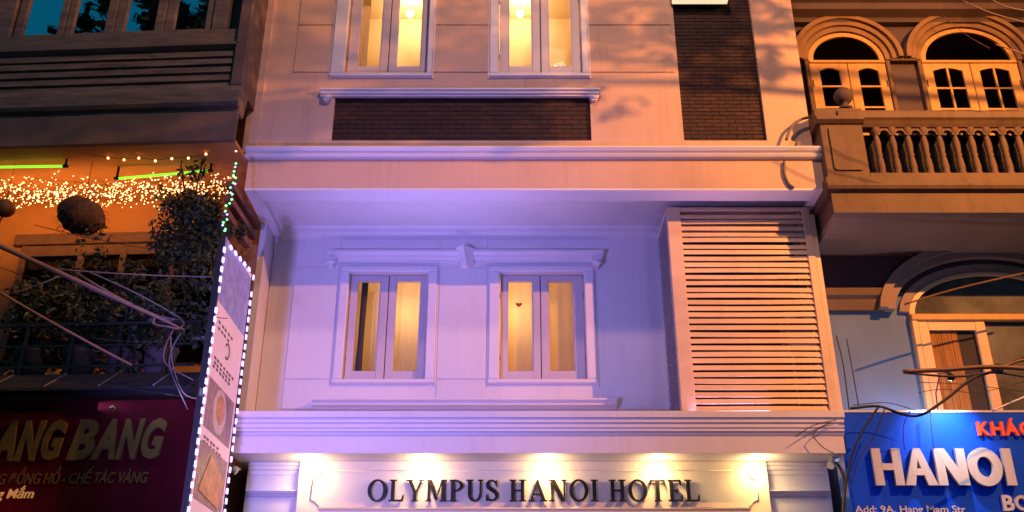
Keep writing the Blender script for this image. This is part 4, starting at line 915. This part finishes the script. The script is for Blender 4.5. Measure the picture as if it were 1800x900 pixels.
hk = PL(197, 722, ry); part('accent', MB().tube([hk + Vector((-.03, 0, .03)), hk + Vector((0, 0, .05)), hk + Vector((.03, 0, .03)), hk + Vector((.01, 0, -.01))], .014, 6), M['olive'], rs, hk)
text_part('G ĐỒNG HỒ - CHẾ TÁC VÀNG', PL(-4, 836, ry).x, PL(258, 836, ry).x, zl(150, 849, ry), zl(150, 818, ry), -.335, -.321, M['olive'], rs, .012, .2)['kind'] = 'stuff'
text_part('g Mắm', PL(-8, 866, ry).x, PL(57, 866, ry).x, zl(30, 880, ry), zl(30, 853, ry), -.335, -.321, M['yellowprint'], rs, .012, .2)['kind'] = 'stuff'
lamp('red_glow', 'SPOT', FL.M @ Vector((-1.9, -.9, rsz1 - 1.5)), 14, (1, .12, .12), .1, FL.M @ Vector((-1.7, -.3, rsz1 - 1.15)), 90, 1)

# ================================================================== blade sign with running LEDs
xs_ = -3.15
yb0, yb1 = 9.70, 10.88
zA0 = Z(425, yb0); zA1 = Z(482, yb1)
bl = thing('blade_sign', 'tall projecting menu sign edged with violet white pixel lights', 'sign', (xs_, yb1, 1.6))
zlow = 2.3
pn = MB().add([(xs_, yb0, zlow), (xs_, yb1, zlow), (xs_, yb1, zA1), (xs_, yb0, zA0), (xs_ - .05, yb0, zlow), (xs_ - .27, yb1, zlow), (xs_ - .27, yb1, zA1), (xs_ - .05, yb0, zA0)],
              [(0, 1, 2, 3), (4, 7, 6, 5), (0, 4, 5, 1), (3, 2, 6, 7), (0, 3, 7, 4), (1, 5, 6, 2)])  # unseen back widened into a wedge to block the violet light
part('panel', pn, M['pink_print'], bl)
fe = MB(); 
for y_, zt__ in ((yb0, zA0), (yb1, zA1)): fe.box(xs_ - (.055 if y_ == yb0 else .27), xs_ + .012, y_ - .035 if y_ == yb0 else y_, y_ if y_ == yb0 else y_ + .035, zlow, zt__ + .01)
part('frame', fe, M['cable'], bl)
ledm = MB().box(-.006, .014, -.016, .016, -.030, .030).mesh('led', M['led'])
def led(p, rot=0):
    o = part('led', ledm, None, bl, p); o.rotation_euler = (rot, 0, 0); return o
z = zlow
while z < zA0: led((xs_ + .014, yb0 - .018 + random.uniform(-.006, .006), z)) if random.random() > .05 else None; z += .112 + random.uniform(-.012, .012)
z = zlow
while z < zA1: led((xs_ + .014, yb1 + .018 + random.uniform(-.006, .006), z)) if random.random() > .05 else None; z += .112 + random.uniform(-.012, .012)
for k in range(1, 6):
    t = k / 6; led((xs_ + .014, yb0 + (yb1 - yb0) * t, zA0 + (zA1 - zA0) * t), R(80))
def sq(y0, y1, z0, z1, m, name, th=.004):
    ya, yb_ = y0, y1; part(name, MB().box(xs_ + .001, xs_ + .001 + th, ya, yb_, z0, z1), m, bl, (xs_, ya, z0))
def zs_at(py, t): y_ = yb0 + (yb1 - yb0) * t; return Z(py, y_)
sq(yb0 + .02, yb1 - .02, Z(560, 10.3), Z(455, 10.3), M['photo_leaf'], 'leaf_picture')
lf = MB()
def disc(yc, zc, r, m, name, th=.007, ry=1): part(name, MB().lathe([(0, th), (r * .9, th), (r, .001)], (xs_ + .001, yc, zc), 20, 'x'), m, bl, (xs_, yc, zc))
z1c = Z(725, 10.3); sq(yb0 + .12, yb1 - .08, z1c - .27, z1c + .25, M['photo_back'], 'food_picture'); disc(10.3, z1c, .25, M['photo_plate'], 'plate_picture', .010); disc(10.3, z1c + .02, .17, M['photo_food'], 'food_picture', .014)
z2c = Z(840, 10.3); sq(yb0 + .10, yb1 - .06, z2c - .30, z2c + .28, M['photo_back'], 'food_picture'); 
part('food_picture', MB().add([(xs_ + .012, yb0 + .2, z2c - .2), (xs_ + .012, yb1 - .25, z2c - .26), (xs_ + .012, yb1 - .14, z2c + .05), (xs_ + .012, yb0 + .5, z2c + .22)], [(0, 1, 2, 3)]), M['photo_food'], bl, (xs_, 10, z2c))
for k, (py, n) in enumerate(((590, 5), (600, 4), (650, 7), (658, 6), (665, 6), (785, 5), (793, 6), (888, 6))):
    z0 = Z(py, 10.3)
    for q in range(n):
        y_ = yb0 + .16 + q * .12 + random.uniform(0, .03); sq(y_, y_ + .07, z0 - .01, z0 + .018, M['print_dark'], 'print_mark', .003)
zc_ = Z(618, 10.3); part('round_mark', MB().arch(0, 0, .07, .095, 0, 1, R(-120), R(150)), M['print_dark'], bl).location = (0, 0, 0)
rm = [o for o in bl.children if o.name.startswith('round_mark')][0]
me = rm.data
for v in me.vertices:
    p = v.co + ORG[bl.name]; v.co = Vector((xs_ + .001 + .004 * (p.y), 10.3 + p.x, zc_ + p.z)) - ORG[bl.name]
part('bracket', MB().box(xs_ - .6, xs_ - .271, yb1 - .05, yb1, 5.6, 5.64).box(xs_ - .6, xs_ - .271, yb1 - .05, yb1, 3.6, 3.64), M['metal'], bl)
lamp('led_glow', 'AREA', (xs_ + .12, yb0 - .1, 4.6), 4, (.55, .45, 1), 3.0, (xs_ + 1.0, yb0 + 2, 4.6), sizey=.08)

# ================================================================== fairy lights, tubes, plants of the left house
def blob(mb, p, r): mb.add([p + Vector(d) * r for d in ((1, 0, 0), (-1, 0, 0), (0, 1, 0), (0, -1, 0), (0, 0, 1), (0, 0, -1))],
                           [(0, 2, 4), (2, 1, 4), (1, 3, 4), (3, 0, 4), (2, 0, 5), (1, 2, 5), (3, 1, 5), (0, 3, 5)])
fm = MB(); 
for k in range(1300):
    px_ = random.uniform(-30, 415); u = random.random()
    cyy = 338 + (px_ / 400) * -4 ; py_ = cyy + random.gauss(0, 15)
    if px_ > 230: py_ -= (px_ - 230) * .07
    if py_ < 296 or py_ > 370: continue
    if px_ > 280 and py_ > 350: continue
    y_ = random.uniform(.55, 1.5); blob(fm, PL(px_, py_, y_), random.choice((.008, .010, .013)))
single('fairy_lights', fm, M['fairy'], 'dense cloud of warm fairy lights draped under the timber house soffit', 'fairy lights', (-2.5, 1, 6.8), F=FL, kind='stuff')
wm = MB()
for k in range(14):
    y_ = random.uniform(.6, 1.45); pts = []
    for q in range(14):
        px_ = -20 + q * 32; pts.append(PL(px_, 330 + random.uniform(-24, 22), y_))
    wm.tube(pts, .003, 4, False)
single('light_wires', wm, M['cable'], 'tangle of thin dark wires carrying the fairy lights', 'wires', (-2.5, 1, 6.8), F=FL, kind='stuff')
sl_ = thing('light_string', 'sparse line of small round bulbs along the timber house soffit', 'string light', (-2, .45, zc0), F=FL)
bulbs = [(111, 272), (137, 271), (190, 278), (218, 281), (244, 278), (273, 283), (302, 279), (331, 278), (362, 271), (389, 264), (415, 265)]
pb = [PL(a, b, .30) for a, b in bulbs]
part('wire', MB().tube([p + Vector((0, 0, .01)) for p in pb], .003, 4), M['cable'], sl_)
for p in pb: mb = MB(); mb.lathe([(0, -.017), (.013, -.01), (.016, 0), (.012, .012), (0, .018)], p, 8); part('bulb', mb, M['fairy'], sl_, p)
for (a, b, lab) in (((-20, 294), (115, 292), 'green neon tube at the photo edge, left of the hanging basket'), ((205, 314), (370, 300), 'green neon tube above the dark hanging bush')):
    yt_ = .38 if a[0] < 0 else .6; p, q = PL(*a, yt_), PL(*b, yt_); t = thing('neon_tube', lab, 'neon light', p, F=FL, group='green neon tubes')
    part('tube', MB().tube([p, q], .017, 10), M['green_tube'], t)
    for e in (p, q): part('holder', MB().tube([e + Vector((-.03, 0, 0)), e + Vector((.03, 0, 0))], .024, 10).box(e.x - .012, e.x + .012, e.y - .01, e.y + .01, e.z, zc0 + .02), M['cable'], t, e)
# rope of green leds down to the blade sign
gp = [P(417, 290, 10.4), P(412, 320, 10.3), P(404, 350, 10.2), P(397, 385, 10.0), P(394, 412, 9.85)]
gr = thing('led_rope', 'green and white led rope hanging above the menu sign top', 'rope light', gp[-1])
part('rope', MB().tube(gp, .008, 6), M['cable'], gr)
for i in range(len(gp) - 1):
    for q in range(5):
        p = gp[i].lerp(gp[i + 1], q / 5) + Vector((random.uniform(-.03, .03), -.01, random.uniform(-.02, .02))); mb = MB(); blob(mb, p, .016)
        part('bulb', mb, M['green_led'] if random.random() < .65 else M['led'], gr, p)

def leaves(mb, c, rad, n, size, droop=.3):
    for _ in range(n):
        while True:
            d = Vector((random.uniform(-1, 1), random.uniform(-1, 1), random.uniform(-1, 1)))
            if .15 < d.length < 1: break
        p = Vector(c) + Vector((d.x * rad[0], d.y * rad[1], d.z * rad[2]))
        a = Vector((random.uniform(-1, 1), random.uniform(-1, 1), random.uniform(-1, .6) - droop)).normalized(); b = a.cross(Vector((random.uniform(-1, 1), random.uniform(-1, 1), random.uniform(-1, 1)))).normalized()
        nn = a.cross(b); s = size * random.uniform(.5, 1.3)
        mb.add([p, p + a * s * .5 + b * s * .22 + nn * s * .05, p + a * s, p + a * s * .5 - b * s * .22 + nn * s * .05], [(0, 1, 2), (0, 2, 3)])
def clumps(mb, c, rad, nc, nl, size, cr=.35):
    for _ in range(nc):
        a = Vector((random.gauss(0, .5), random.gauss(0, .5), random.gauss(0, .5)))
        cc = Vector(c) + Vector((a.x * rad[0], a.y * rad[1], a.z * rad[2])); k = random.uniform(.5, 1.2) * cr
        leaves(mb, cc, (rad[0] * k, rad[1] * k, rad[2] * k), nl, size)
# big hanging bush
hc = PL(333, 395, .55)
hb = thing('hanging_bush', 'big dark trailing bush hanging beside the menu sign top', 'plant', hc, F=FL)
mb = MB(); clumps(mb, hc, (.50, .4, .52), 46, 70, .085, .34); leaves(mb, hc + Vector((.05, 0, -.6)), (.4, .3, .5), 500, .09); leaves(mb, hc, (.5, .35, .5), 700, .08)
part('foliage', mb, M['leaf'], hb)
part('stem', MB().tube([hc + Vector((-.1, 0, -.2)), hc + Vector((-.08, 0, .3)), PL(318, 290, .5), PL(322, 262, .45)], [.02, .016, .008, .004], 6).tube([hc, PL(352, 300, .5), PL(357, 268, .45)], [.015, .01, .004], 6), M['bark'], hb)
mb = MB()
for (a, b) in ((322, 290), (355, 275), (360, 270), (320, 300), (347, 305)): leaves(mb, PL(a, b, .48), (.06, .05, .12), 9, .10)
part('shoot_leaves', mb, M['leaf'], hb)
# coir basket ball
kb = PL(143, 379, .45)
bk = thing('hanging_basket', 'rough brown coir ball basket hanging below the fairy lights', 'basket', kb, F=FL)
mb = MB(); n = 22; m_ = 14; v = []; f = []
for i in range(m_ + 1):
    for j in range(n):
        th_ = math.pi * i / m_; ph = 2 * math.pi * j / n; rr = 1 + .06 * math.sin(7 * ph + 3 * th_) + random.uniform(-.05, .05)
        v.append((kb.x + .30 * rr * math.sin(th_) * math.cos(ph), kb.y + .25 * rr * math.sin(th_) * math.sin(ph), kb.z + .235 * rr * math.cos(th_) - .05 * math.sin(th_) * math.cos(ph)))
for i in range(m_):
    for j in range(n): f.append((i * n + j, i * n + (j + 1) % n, (i + 1) * n + (j + 1) % n, (i + 1) * n + j))
part('ball', mb.add(v, f, True), M['basket'], bk)
mb = MB()
for a in range(60):
    d = Vector((random.gauss(0, 1), random.gauss(0, 1), random.gauss(0, 1) - .4)).normalized(); s0 = kb + Vector((d.x * .29, d.y * .25, d.z * .23)); mb.tube([s0, s0 + d * .05 + Vector((0, 0, -.03)), s0 + d * .07 + Vector((random.uniform(-.05, .05), 0, -.09))], [.004, .003, .002], 4, False)
part('root_fibres', mb, M['basket'], bk, None, 'stuff')
part('wire', MB().tube([kb + Vector((0, 0, .2)), (kb.x, kb.y, zc0 + .02)], .004, 5), M['cable'], bk)
# round red brown lantern at the frame edge
kl = PL(8, 366, .45)
ln = thing('paper_lantern', 'small dark red round lantern at the left edge of the photo', 'lantern', kl, F=FL)
part('shade', MB().lathe([(.02, -.12)] + [(.13 * math.sin(R(a)), -.115 * math.cos(R(a))) for a in range(20, 170, 15)] + [(.02, .12)], kl, 16), M['brownwood'], ln)
part('cord', MB().tube([kl + Vector((0, 0, .11)), (kl.x, kl.y, zc0 + .02)], .004, 5), M['cable'], ln)
part('tassel', MB().tube([kl + Vector((0, 0, -.11)), kl + Vector((-.04, 0, -.3)), kl + Vector((-.06, 0, -.5))], [.012, .01, .006], 6), M['cable'], ln)
# planters on the balcony edge
specs = [(55, .08, 'grey planter at the left edge of the timber balcony with trailing foliage', .60), (140, .1, 'shrub growing below the coir basket on the timber balcony', .75), (215, .15, 'low shrub in the middle of the timber balcony', .6), (280, .05, 'grey pot shrub nearest the coiled wires on the timber balcony', .42)]
for i, (px_, y_, lab, sc_) in enumerate(specs):
    b = PL(px_, 640, y_ + .2); t = thing('potted_plant', lab, 'plant', (b.x, b.y, zaw), F=FL)
    part('pot', MB().lathe([(0, 0), (.15, 0), (.18, .34), (.20, .36), (.20, .39), (.17, .39), (.16, .33), (0, .33)], (b.x, b.y, zaw), 16), M['terracotta'], t)
    part('stem', MB().tube([(b.x, b.y, zaw + .3), (b.x + .03, b.y, zaw + .7), (b.x - .02, b.y, zaw + 1.0)], [.02, .014, .006], 6), M['bark'], t)
    mb = MB(); c = Vector((b.x, b.y, zaw + .75)); clumps(mb, c, (.5, .3, sc_), 26, 60, .09, .36); part('foliage', mb, M['leaf'] if i % 2 else M['leaf2'], t)

# ================================================================== wires
def sag(p, q, s, n=14): return [Vector(p).lerp(Vector(q), i / n) + Vector((0, 0, -4 * s * (i / n) * (1 - i / n))) for i in range(n + 1)]
def cable(name, pts, r, m, label, n=6, cat='cable'): return single(name, MB().tube(pts, r, n), M[m], label, cat, pts[0])
cable('telephone_cable', sag(P(-60, 405, 8.6), P(325, 580, 9.6), .0), [.027] * 9 + [.024, .02, .017, .014, .011, .009], 'pinkcable', 'thick pale cable crossing in front of the timber balcony window', 8)
cable('telephone_cable', sag(P(-60, 478, 8.7), P(232, 642, 9.7), .02), .013, 'pinkcable', 'thinner pale cable running down to the black awning')
cable('telephone_cable', sag(P(90, 472, 9.2), P(385, 487, 10.0), .02), .007, 'greycable', 'thin horizontal wire reaching the menu sign')
cable('telephone_cable', sag(P(20, 515, 9.0), P(115, 480, 9.2), .02), .007, 'greycable', 'short thin wire branching under the thick pale cable')
cable('telephone_cable', sag(P(135, 480, 9.4), P(300, 565, 9.9), .03), .011, 'greycable', 'dark slack wire beneath the thick pale cable')
cable('telephone_cable', sag(P(150, 476, 9.5), P(318, 560, 9.85), -.03), .008, 'greycable', 'thin wire arching above the coil by the menu sign')
def smooth(P_, n=6):
    out = []
    for i in range(len(P_) - 1):
        p0 = P_[max(i - 1, 0)]; p1, p2 = P_[i], P_[i + 1]; p3 = P_[min(i + 2, len(P_) - 1)]
        for k in range(n):
            t = k / n; out.append(.5 * ((2 * p1) + (p2 - p0) * t + (2 * p0 - 5 * p1 + 4 * p2 - p3) * t * t + (3 * p1 - p0 - 3 * p2 + p3) * t ** 3))
    return out + [P_[-1]]
for k_, (p_, q_, sg_, yy_) in enumerate((((-40, 455), (400, 560), .10, 9.3), ((-40, 620), (352, 700), .06, 9.5), ((60, 395), (388, 452), .05, 9.6), ((-40, 540), (300, 600), .12, 9.4))):
    cable('telephone_cable', sag(P(*p_, yy_), P(*q_, yy_ + .4), sg_), .004, 'cable', ['hair thin black wire sagging below the thick pale cable', 'hair thin black wire lying over the awning', 'hair thin black wire just under the coir basket', 'hair thin black wire sagging across the planters'][k_])
# coil of wires hanging
cc = P(296, 567, 9.8)
cl = thing('cable_coil', 'pale bunched cable coil hanging left of the menu sign', 'cable coil', cc)
pts = [cc + Vector((.17 * math.cos(a) * (1 - .1 * (a % 1)), .05 * math.sin(a), .075 * math.sin(a) - .03 * math.cos(a) + .012 * math.sin(3 * a))) for a in [k * .35 for k in range(74)]]
part('coil', MB().tube(pts, .011, 6), M['pinkcable'], cl)
for k, (a, b, c_) in enumerate((((300, 585), (322, 690), (352, 702)), ((318, 585), (300, 650), (330, 720)), ((305, 580), (292, 640), (340, 668)))):
    q = [P(*a, 9.8), P((a[0] + b[0]) / 2 - 8, (a[1] + b[1]) / 2, 9.8), P(*b, 9.82), P(*c_, 9.85)]
    part('loop', MB().tube(smooth(q), .007, 6), M['pinkcable'] if k != 1 else M['greycable'], cl, cc)
# right hand bundle
def curve(pp, y, n=5):
    P_ = [P(a, b, y if not isinstance(y, list) else y[i]) for i, (a, b) in enumerate(pp)]; out = []
    for i in range(len(P_) - 1):
        p0 = P_[max(i - 1, 0)]; p1, p2 = P_[i], P_[i + 1]; p3 = P_[min(i + 2, len(P_) - 1)]
        for k in range(n):
            t = k / n; out.append(.5 * ((2 * p1) + (p2 - p0) * t + (2 * p0 - 5 * p1 + 4 * p2 - p3) * t * t + (3 * p1 - p0 - 3 * p2 + p3) * t ** 3))
    out.append(P_[-1]); return out
cable('cable_bundle', curve([(1588, 653), (1660, 650), (1740, 645), (1830, 650)], 9.6), .024, 'brownwood', 'thick straight brown cable stub in front of the cream door', 8)
cable('cable_bundle', curve([(1495, 718), (1545, 714), (1585, 728), (1620, 729), (1665, 700), (1710, 665), (1760, 648), (1830, 610)], 10.0), .015, 'cable', 'thick black wavy cable crossing above the blue sign', 8)
kn = P(1752, 648, 9.7)
single('cable_tie_knot', MB().tube([kn + Vector((.05 * math.cos(a), .045 * math.sin(a), .035 * math.sin(1.7 * a))) for a in [k * .5 for k in range(44)]], .012, 6), M['cable'], 'black knot of tape binding the cables before the door', 'cable', kn)
cable('service_cable', curve([(1588, 655), (1680, 662), (1750, 655), (1830, 668)], 9.75), .012, 'cable', 'thin black wire just under the brown cable stub')
cable('service_cable', curve([(1740, 655), (1790, 635), (1830, 628)], 9.7), .016, 'brownwood', 'brown wire rising right from the taped knot')
cable('service_cable', curve([(1545, 714), (1515, 760), (1495, 810), (1484, 880), (1484, 930)], 10.7), .014, 'cable', 'black wire looping down over the left edge of the blue sign')
cable('service_cable', curve([(1556, 716), (1535, 770), (1510, 805), (1496, 850)], 10.75), .007, 'cable', 'thin wire curving on the blue sign beside the loop')
cable('service_cable', curve([(1600, 722), (1588, 750), (1590, 790)], 10.9), .005, 'cable', 'short thin wire hanging over the letter H')
cable('service_cable', curve([(1635, 718), (1637, 750), (1642, 790)], 10.9), .005, 'cable', 'short thin wire hanging over the letter A')
cable('service_cable', curve([(1500, 712), (1560, 708), (1610, 722)], 10.8), .005, 'cable', 'thin arching wire above the start of the wavy cable')
cable('service_cable', curve([(1615, 690), (1660, 684), (1720, 690), (1810, 668)], 10.5), .004, 'cable', 'hair thin wire across the bottom of the cream door')
cable('service_cable', curve([(1615, 672), (1700, 676), (1810, 690)], 10.5), .004, 'cable', 'hair thin wire across the middle of the cream door')
cable('service_cable', curve([(1590, 535), (1680, 508), (1810, 478)], 11.2), .012, 'brownwood', 'brown wire slanting up in front of the arched transom')
cable('service_cable', curve([(1745, 722), (1772, 710), (1820, 690)], 10.6), .012, 'whiteplastic', 'white rod slanting over the top edge of the blue sign')
cable('service_cable', curve([(1470, 590), (1482, 640), (1493, 722)], 11.5), .008, 'cable', 'black wire dropping beside the slatted screen, nearer one')
cable('service_cable', curve([(1488, 595), (1500, 660), (1510, 718)], 11.6), .007, 'cable', 'black wire dropping on the pale blue wall')
cable('service_cable', curve([(1470, 812), (1484, 845), (1480, 930)], 11.1), .020, 'cable', 'thick black wire beneath the security camera')
cable('service_cable', curve([(1690, 0), (1740, 22), (1810, 42)], 9.0), .007, 'pinkcable', 'pale thin wire in the top right corner, lower one')
cable('service_cable', curve([(1735, -5), (1770, 12), (1810, 20)], 9.0), .006, 'pinkcable', 'pale thin wire in the top right corner, upper one')
cable('service_cable', curve([(1750, 78), (1780, 88), (1810, 98)], 10.0), .008, 'pinkcable', 'pale thin wire in front of the second arch')
cable('service_cable', curve([(1655, 25), (1700, 62), (1740, 85)], 11.6), .004, 'brownwood', 'brown wire slanting across the crown of the second arch')
# grey tubes added in place of an arc-shaped cast shadow on the hotel corner
cable('wall_shadow_arc', curve([(1432, 205), (1410, 209), (1392, 222), (1382, 246)], 10.99), .020, 'greycable', 'grey tube standing in for a shadow arc at the top corner, above the double moulding', 8, 'shadow_arc')
cable('wall_shadow_arc', curve([(1378, 284), (1379, 305), (1386, 322), (1396, 330)], 10.975), .018, 'greycable', 'grey tube standing in for a shadow arc on the fascia below the double moulding', 8, 'shadow_arc')
single('bracket', MB().bbox(X(1400, 257, 11.0), X(1408, 257, 11.0), 10.98, 11.098, Z(262, 11.0), Z(249, 11.0), .005), M['greycable'], 'small grey metal clip above the double moulding', 'bracket', P(1404, 257, 11.05))
for pts_, lab in ((((1398, 768), (1430, 748), (1470, 738)), 'thin black wire slanting over the lower slab mouldings'), (((1428, 765), (1440, 752), (1462, 743)), 'shorter black wire on the lower slab mouldings'), (((1428, 766), (1445, 785), (1466, 797)), 'thin wire dropping across the lower fascia near the camera')):
    cable('service_cable', curve(pts_, 10.925), .005, 'cable', lab)
# security camera on its arm
sc0 = P(1466, 812, 11.22)
cm = thing('security_camera', 'white bullet security camera beside the blue sign', 'camera', sc0)
ax = Vector((-.55, -.62, -.62)).normalized()
part('body', MB().tube([sc0 - ax * .11, sc0 - ax * .105, sc0 + ax * .10, sc0 + ax * .105], [.02, .04, .042, .038], 14), M['whiteplastic'], cm)
part('lens', MB().tube([sc0 + ax * .1, sc0 + ax * .118], [.036, .032], 14), M['lens'], cm)
part('hood', MB().tube([sc0 - ax * .10 + Vector((0, 0, .022)), sc0 + ax * .14 + Vector((0, 0, .018))], [.04, .043], 12), M['whiteplastic'], cm)
part('arm', MB().tube([sc0 - ax * .05, sc0 + Vector((.03, .12, .12)), sc0 + Vector((.0, .3, .15))], .014, 8), M['whiteplastic'], cm)
part('mount', MB().lathe([(0, 0), (.045, 0), (.045, .02), (0, .02)], sc0 + Vector((0, .3, .15)), 12, 'y'), M['whiteplastic'], cm)
s2 = P(412, 825, 11.3)
wl = thing('wall_lamp', 'small pale spotlight on the hotel wall beside the menu sign', 'lamp', s2)
part('head', MB().tube([s2 + Vector((-.05, -.03, .03)), s2 + Vector((.04, -.02, -.03))], [.028, .045], 12), M['whiteplastic'], wl)
part('arm', MB().tube([s2, s2 + Vector((0, .1, .05)), (s2.x, YP - .01, s2.z + .05)], .012, 8), M['whiteplastic'], wl)

# sign lamp on the blue sign (real fixture for its pool of light)
lx_, ly_, lz_ = X(1655, 725, YQ), YQ, qz1
part('arm', MB().tube([(lx_, YQ + .1, lz_ - .05), (lx_, YQ + .05, lz_ + .25), (lx_, YQ - .15, lz_ + .42), (lx_, YQ - .38, lz_ + .36)], .008, 6), M['cable'], fl)
part('head', MB().tube([(lx_, YQ - .37, lz_ + .36), (lx_, YQ - .42, lz_ + .28)], [.02, .045], 12, False), M['cable'], fl)

# ================================================================== street lamp, added fill lamp and trees (above / outside the frame)
for (ox, oy, hz_, lab) in ((8.3, 5.5, 11.0, 'tall street lamp with sodium light at the right kerb'), (1.0, 5.0, 14.25, 'very tall added lamp for fill light, reaching over the road from the opposite kerb')):
    bx_, by_ = (9.8, 5.5) if ox > 5 else (1.0, -3.0); hd = Vector((ox, oy, hz_))
    sl2 = thing('street_lamp', lab, 'street lamp', (bx_, by_, 0), 'street lamps')
    part('pole', MB().tube([(bx_, by_, 0), (bx_, by_, 6), (bx_, by_, hz_ - .8), Vector((bx_, by_, hz_ - .1)).lerp(hd, .3), hd + Vector((0, 0, .1))], [.11, .09, .06, .045, .04], 12), M['metal'], sl2)
    part('head', MB().bbox(ox - .3, ox + .3, oy - .15, oy + .15, hz_, hz_ + .14, .03), M['metal'], sl2)
    part('lens', MB().box(ox - .2, ox + .2, oy - .1, oy + .1, hz_ - .02, hz_ - .001), M['sodium'], sl2)
def tree(base, top, crown, rad, nc, nl, size, label, limbs):
    t = thing('street_tree', label, 'tree', base, 'street trees')
    tr = MB().tube([base, Vector(base).lerp(Vector(top), .35) + Vector((.15, .1, 0)), Vector(base).lerp(Vector(top), .7), top], [.22, .17, .12, .08], 10)
    for q in limbs:
        m_ = Vector(top).lerp(Vector(q), .5) + Vector((random.uniform(-.3, .3), random.uniform(-.3, .3), .25)); tr.tube([top, m_, q], [.05, .028, .008], 6)
        for _ in range(4):
            e = Vector(q) + Vector((random.uniform(-.9, .9), random.uniform(-.7, .7), random.uniform(-.5, .6))); tr.tube([m_.lerp(Vector(q), random.uniform(.2, .9)), e], [.010, .004], 4)
    part('trunk', tr, M['bark'], t)
    mb = MB(); 
    for c, r_ in zip(crown, rad): clumps(mb, c, r_, nc, nl, size, .20)
    part('crown', mb, M['leaf'], t)
tree((11.2, 8.2, 0), (10.2, 8.2, 9.6), [(6.1, 8.0, 10.65), (5.2, 8.0, 10.45), (4.2, 8.0, 10.35), (3.2, 8.0, 10.3), (2.0, 8.0, 10.2), (1.1, 8.0, 10.0), (.2, 8.0, 9.9), (3.0, 8.0, 9.85), (4.3, 8.0, 9.95), (2.1, 8.0, 9.75)], [(.6, .45, .35), (.65, .45, .45), (.7, .45, .55), (.7, .45, .55), (.6, .4, .5), (.6, .4, .6), (.6, .4, .6), (.7, .4, .3), (.7, .4, .3), (.6, .4, .3)], 30, 15, .125, 'leafy street tree arching over the road from the right kerb',
     [(7.6, 8.1, 10.7), (6.0, 8.0, 10.6), (4.8, 8.0, 10.5), (3.2, 8.1, 10.4), (1.6, 8.0, 10.2)])
tree((-9.5, 5.2, 0), (-9.0, 5.6, 9), [(-8.5, 6.2, 13.55), (-7.1, 6.2, 13.6), (-5.6, 6.2, 14.2)], [(.9, .8, .8), (.8, .7, .75), (.7, .7, .8)], 34, 40, .24, 'leafy street tree at the left kerb reflected in casements', [(-8.8, 6, 12.9), (-7.8, 6.2, 13.6), (-6.6, 6.4, 13.4), (-5.6, 6.3, 14.0)])
